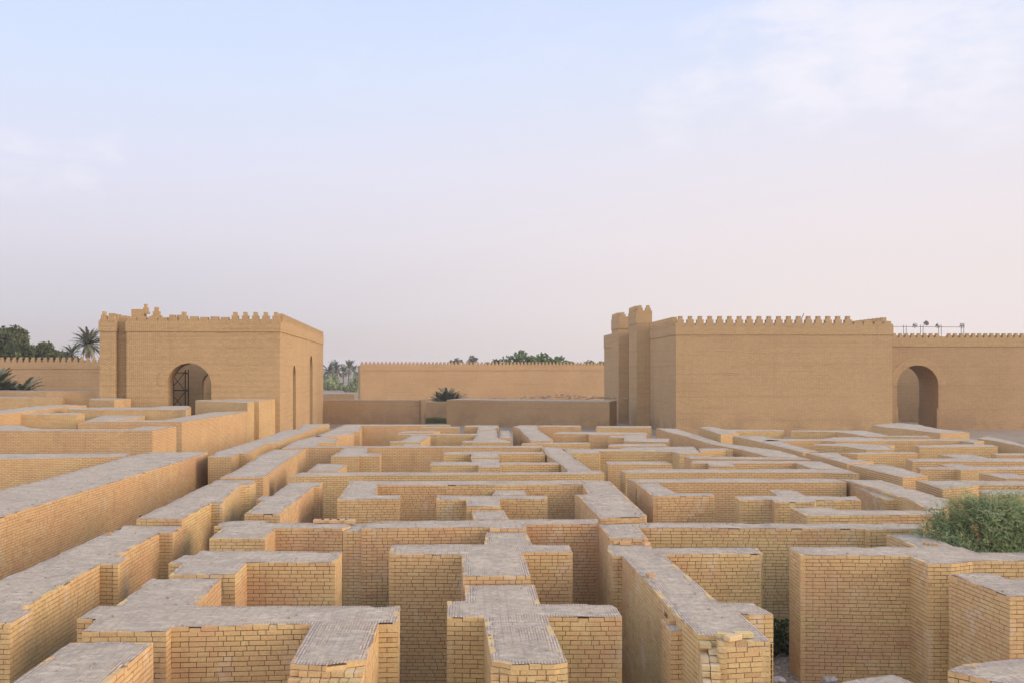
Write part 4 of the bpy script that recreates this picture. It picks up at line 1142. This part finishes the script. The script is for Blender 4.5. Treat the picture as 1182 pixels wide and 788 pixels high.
# feathery tamarisk growing between the walls at the right
def tamarisk(label, x, y, seed):
    rr = random.Random(seed)
    o = empty('tamarisk_bush', (x, y, 0), 0, label, 'bush')
    bm = bmesh.new(); Q, T = [], []
    tips = []
    for k in range(330):
        a = rr.uniform(0, 2 * math.pi); r = rr.random() ** 0.55
        tx, ty = 2.15 * r * math.cos(a) + 0.1, 1.15 * r * math.sin(a)
        tz = (4.2 - 1.35 * abs(r) ** 2.2) * rr.uniform(0.80, 1.03) + 0.25 * noise.noise(Vector((tx, ty, 2.2)))
        b0 = Vector((rr.gauss(0, 0.25), rr.gauss(0, 0.2), 0)); tip = Vector((tx, ty, tz)); mid = b0.lerp(tip, 0.55) + Vector((0, 0, 0.45))
        if k < 46:
            add_bar(bm, b0, mid, 0.03, 5, 0.018); add_bar(bm, mid, tip, 0.018, 4, 0.004)
        if k % 13 == 0: tip = mid + (tip - mid) * 1.28; tip.z = min(tip.z, 4.55)
        tips.append((mid, tip))
    bm_obj('stems', bm, o, MBARK)
    for mid, tip in tips:
        ct = rr.gauss(0.46, 0.21)
        for m in range(64):
            t = rr.random() ** 0.7
            p = mid.lerp(tip, t * 1.02) + Vector((rr.gauss(0, 0.10), rr.gauss(0, 0.10), rr.gauss(0, 0.08)))
            if noise.noise(p * 1.5 + Vector((3, 1, 8))) < -0.10 and rr.random() < 0.85: continue
            d = ((tip - mid).normalized() * 0.6 + rnd_dir(rr) * 1.0 + Vector((0, 0, 0.25))).normalized()
            L = rr.uniform(0.16, 0.40)
            sd_ = d.orthogonal().normalized()
            tb = ct + rr.gauss(0, 0.1)
            for n in range(12):                              # needle twigs of one plume
                s0 = p + d * L * n / 12
                nd = (d + rnd_dir(rr) * 0.75).normalized(); l = rr.uniform(0.04, 0.10) * (1.15 - n / 15)
                w = nd.orthogonal().normalized() * 0.0075
                e = s0 + nd * l - Vector((0, 0, 0.012 * n / 12))
                Q.append((s0 - w, s0 + w, e)); T.append(min(1, max(0, tb + rr.gauss(0, 0.08) + 0.012 * n)))
    leaf_obj('plumes', Q, T, o, MLEAF['feather'])
    return o
tamarisk('feathery grey green tamarisk bush growing up between the walls at the right edge', wx(1150, 23.6), 23.7, 5)
# low weeds in the shaded lane
rr = random.Random(8)
wd = empty('weed_bush', (wx(903, 23), 23.6, 0), 0, 'dark green weed bush on the earth in the shaded lane at the lower right', 'weed')
Q, T = crown([((-0.2, 0, 0.35), 0.5), ((0.15, -0.1, 0.75), 0.35), ((-0.1, 0.2, 0.9), 0.3), ((0.2, 0, 0.25), 0.4)], 3000, 0.045, rr)
leaf_obj('foliage', Q, T, wd, MLEAF['tree'])
bm = bmesh.new(); add_bar(bm, (-0.05, 0, -0.05), (0.05, 0, 0.8), 0.02, 5, 0.006); bm_obj('stem', bm, wd, MBARK)
# grass at the foot of the niche
Q, T = [], []
for k in range(2600):
    x = rr.uniform(-2.0, 2.0); y = rr.uniform(-1.6, 1.2); h = rr.uniform(0.25, 0.95) * (1 - 0.25 * abs(x) / 2); w = 0.02
    lx, ly = rr.gauss(0, 0.18), rr.gauss(0, 0.18)
    Q.append((Vector((x - w, y, 0)), Vector((x + w, y, 0)), Vector((x + lx, y + ly, h)))); T.append(rr.random())
gr = leaf_obj('grass', Q, T, None, MLEAF['grass']); gr.location = (wx(502, 124), 124.5, 0); tag(gr, 'green grass at the foot of the niche between the low brown walls', 'grass', kind='stuff')

# ------------------------------------------------------------------ loose bricks and stones lying about
def loose_brick(px_, py_, z, rz, dims, label, tint=0.6, group='loose bricks on the wall tops', tilt=0.0):
    p = unproj((px_, py_), z)
    V = []; a, b, c = dims
    bm = bmesh.new(); add_box(bm, -a / 2, a / 2, -b / 2, b / 2, 0, c)
    bmesh.ops.bevel(bm, geom=bm.edges[:], offset=0.006, segments=1, affect='EDGES')
    o = bm_obj('loose_brick', bm, None, MB)
    at = o.data.attributes.new('tint', 'FLOAT', 'FACE'); at.data.foreach_set('value', [tint] * len(o.data.polygons))
    o.location = (p.x, p.y, z + 0.006); o.rotation_euler = (tilt, 0, rz)
    tag(o, label, 'brick', group); return o
loose_brick(597, 563, 2.80, 1.45, (0.95, 0.45, 0.16), 'pale slab lying crosswise on the sunken central link', 0.95)
for i, (x, y, rz) in enumerate(((368, 602.6, .02), (377, 602.4, -.03), (386, 602.7, .05), (395, 602.5, .0), (404, 602.9, .06))):
    loose_brick(x, y, 3.0, rz, (0.30, 0.24, 0.085), ('leftmost loose brick in the row beside the notch of the corner block', 'second loose brick from the left in the row beside the notch',
        'middle loose brick in the row beside the notch of the corner block', 'fourth loose brick from the left, next to last in the row beside the notch', 'rightmost loose brick at the brink of the notch')[i], 0.9)
loose_brick(846, 738.5, 2.85, 0.5, (0.29, 0.14, 0.085), 'loose pale brick lying askew on the crumbling end of the long ruined wall', 0.95)
loose_brick(858, 735, 2.85, 0.03, (0.30, 0.16, 0.085), 'loose pinkish brick lying square on the end of the long ruined wall', 0.9)
loose_brick(836, 736, 2.85, -0.3, (0.24, 0.12, 0.08), 'loose brick fragment at the left of the crumbling wall end', 0.8)
loose_brick(751, 665.5, 2.85, 0.4, (0.17, 0.13, 0.07), 'grey brick fragment on the left rim of the long ruined wall', 0.1)
loose_brick(1069, 628.5, 3.0, 0.3, (0.12, 0.10, 0.06), 'small dark brick chip on the slanted back of the big angular block', 0.05)
loose_brick(1079, 629.5, 3.0, -0.3, (0.14, 0.10, 0.06), 'larger dark brick chip right of the small one on the big angular block', 0.1)
loose_brick(126, 617.5, 3.0, 0.2, (0.10, 0.08, 0.08), 'single small dark stone chip on the flat top of the stepped left wall', 0.0)

for i, (x, y, rz, d) in enumerate(((712, 627.5, .3, (.22,.14,.08)), (722, 628.5, -.2, (.28,.14,.08)), (736, 627.2, .1, (.29,.15,.085)), (746, 629, .6, (.2,.13,.08)))):
    loose_brick(x, y, 2.85, rz, d, ('leftmost brick chunk in the rubble line across the long ruined wall', 'second brick chunk from the left in the rubble line on the ruined wall',
        'longest pale brick of the rubble line across the ruined wall', 'rightmost brick chunk at the end of the rubble line on the ruined wall')[i], (0.5, 0.7, 0.9, 0.6)[i])
loose_brick(776, 720, 2.65, 0.2, (0.2, 0.13, 0.08), 'brown brick lump on the damaged pilaster of the long ruined wall', 0.15)

def stone(px_, py_, r, label):
    p = unproj((px_, py_), 0.0); rr = random.Random(int(px_))
    bm = bmesh.new(); bmesh.ops.create_icosphere(bm, subdivisions=3, radius=r)
    for v in bm.verts:
        k = 1 + 0.35 * noise.noise(v.co * 3 / r * 0.5 + Vector((px_, 0, 0))); v.co = Vector((v.co.x * 1.3 * k, v.co.y * k, v.co.z * 0.7 * k))
    o = bm_obj('stone', bm, None, MSTONE); o.location = (p.x, p.y, r * 0.45); tag(o, label, 'stone', 'pale stones on the ground'); return o
rr = random.Random(77); bm = bmesh.new()
for k in range(420):
    p = unproj((rr.uniform(893, 935), rr.uniform(735, 800)), 0.0) if k < 300 else Vector((rr.uniform(3, 9), rr.uniform(12, 24)))
    r = rr.choice((0.012, 0.02, 0.03, 0.05))
    m = bmesh.ops.create_icosphere(bm, subdivisions=1, radius=r)
    for v in m['verts']: v.co = Vector((v.co.x * rr.uniform(.9, 1.6) + p.x, v.co.y + p.y, v.co.z * 0.7 + r * 0.3))
def inside(p, P):
    r = False
    for i in range(len(P)):
        a, b2 = P[i - 1], P[i]
        if (a.y > p.y) != (b2.y > p.y) and p.x < (b2.x - a.x) * (p.y - a.y) / (b2.y - a.y) + a.x: r = not r
    return r
bc = bmesh.new()
for P, z in NEAR:
    xs = [p.x for p in P]; ys = [p.y for p in P]
    n = int(abs(area2(P)) * 9)
    for k in range(n):
        p = Vector((rr.uniform(min(xs), max(xs)), rr.uniform(max(9, min(ys)), max(ys))))
        if not inside(p, P): continue
        d = edge_dist(p, P)[0]
        if d < 0.04 or rr.random() > math.exp(-d * 2.2) + 0.12: continue
        r = rr.choice((0.007, 0.009, 0.011, 0.011, 0.016, 0.028)); q = rr.uniform(0, 3.14); ca, sa = math.cos(q), math.sin(q)
        m = bmesh.ops.create_cube(bc, size=1.0)
        ax, ay, az = r * rr.uniform(1.2, 2.2), r * rr.uniform(.8, 1.3), r * rr.uniform(.5, 1.0)
        for v in m['verts']:
            x, y, zz = v.co.x * ax * rr.uniform(.75, 1.25), v.co.y * ay * rr.uniform(.75, 1.25), v.co.z * az
            v.co = Vector((p.x + x * ca - y * sa, p.y + x * sa + y * ca, z + 0.006 + az * 0.5 + zz))
cr = bm_obj('brick_crumbs', bc, None, MRUB); tag(cr, 'brick crumbs and grit lying on the nearest wall tops', 'rubble', kind='stuff')
gvl = bm_obj('gravel', bm, None, MRUB); tag(gvl, 'brick crumbs and gravel scattered on the earth of the shaded lane', 'gravel', kind='stuff')
stone(898, 787.5, 0.13, 'pale rounded stone at the foot of the wall just right of the shaded lane')
stone(957, 787.5, 0.15, 'pale rounded stone beside the low wall stub at the bottom edge')

# ------------------------------------------------------------------ evening haze over the plain
bm = bmesh.new(); add_box(bm, -1500, 1500, -60, 2600, -6, 24)
M = bpy.data.materials.new('haze_air'); M.use_nodes = True
nt = M.node_tree; nt.nodes.clear()
o_ = nt.nodes.new('ShaderNodeOutputMaterial'); v_ = nt.nodes.new('ShaderNodeVolumePrincipled')
v_.inputs['Color'].default_value = (0.95, 0.92, 0.92, 1); v_.inputs['Density'].default_value = 0.00036; v_.inputs['Anisotropy'].default_value = 0.2
nt.links.new(v_.outputs[0], o_.inputs['Volume'])
hz = bm_obj('haze', bm, None, M, uv=False); tag(hz, 'thin pale evening haze hanging over the whole plain', 'haze', kind='stuff')
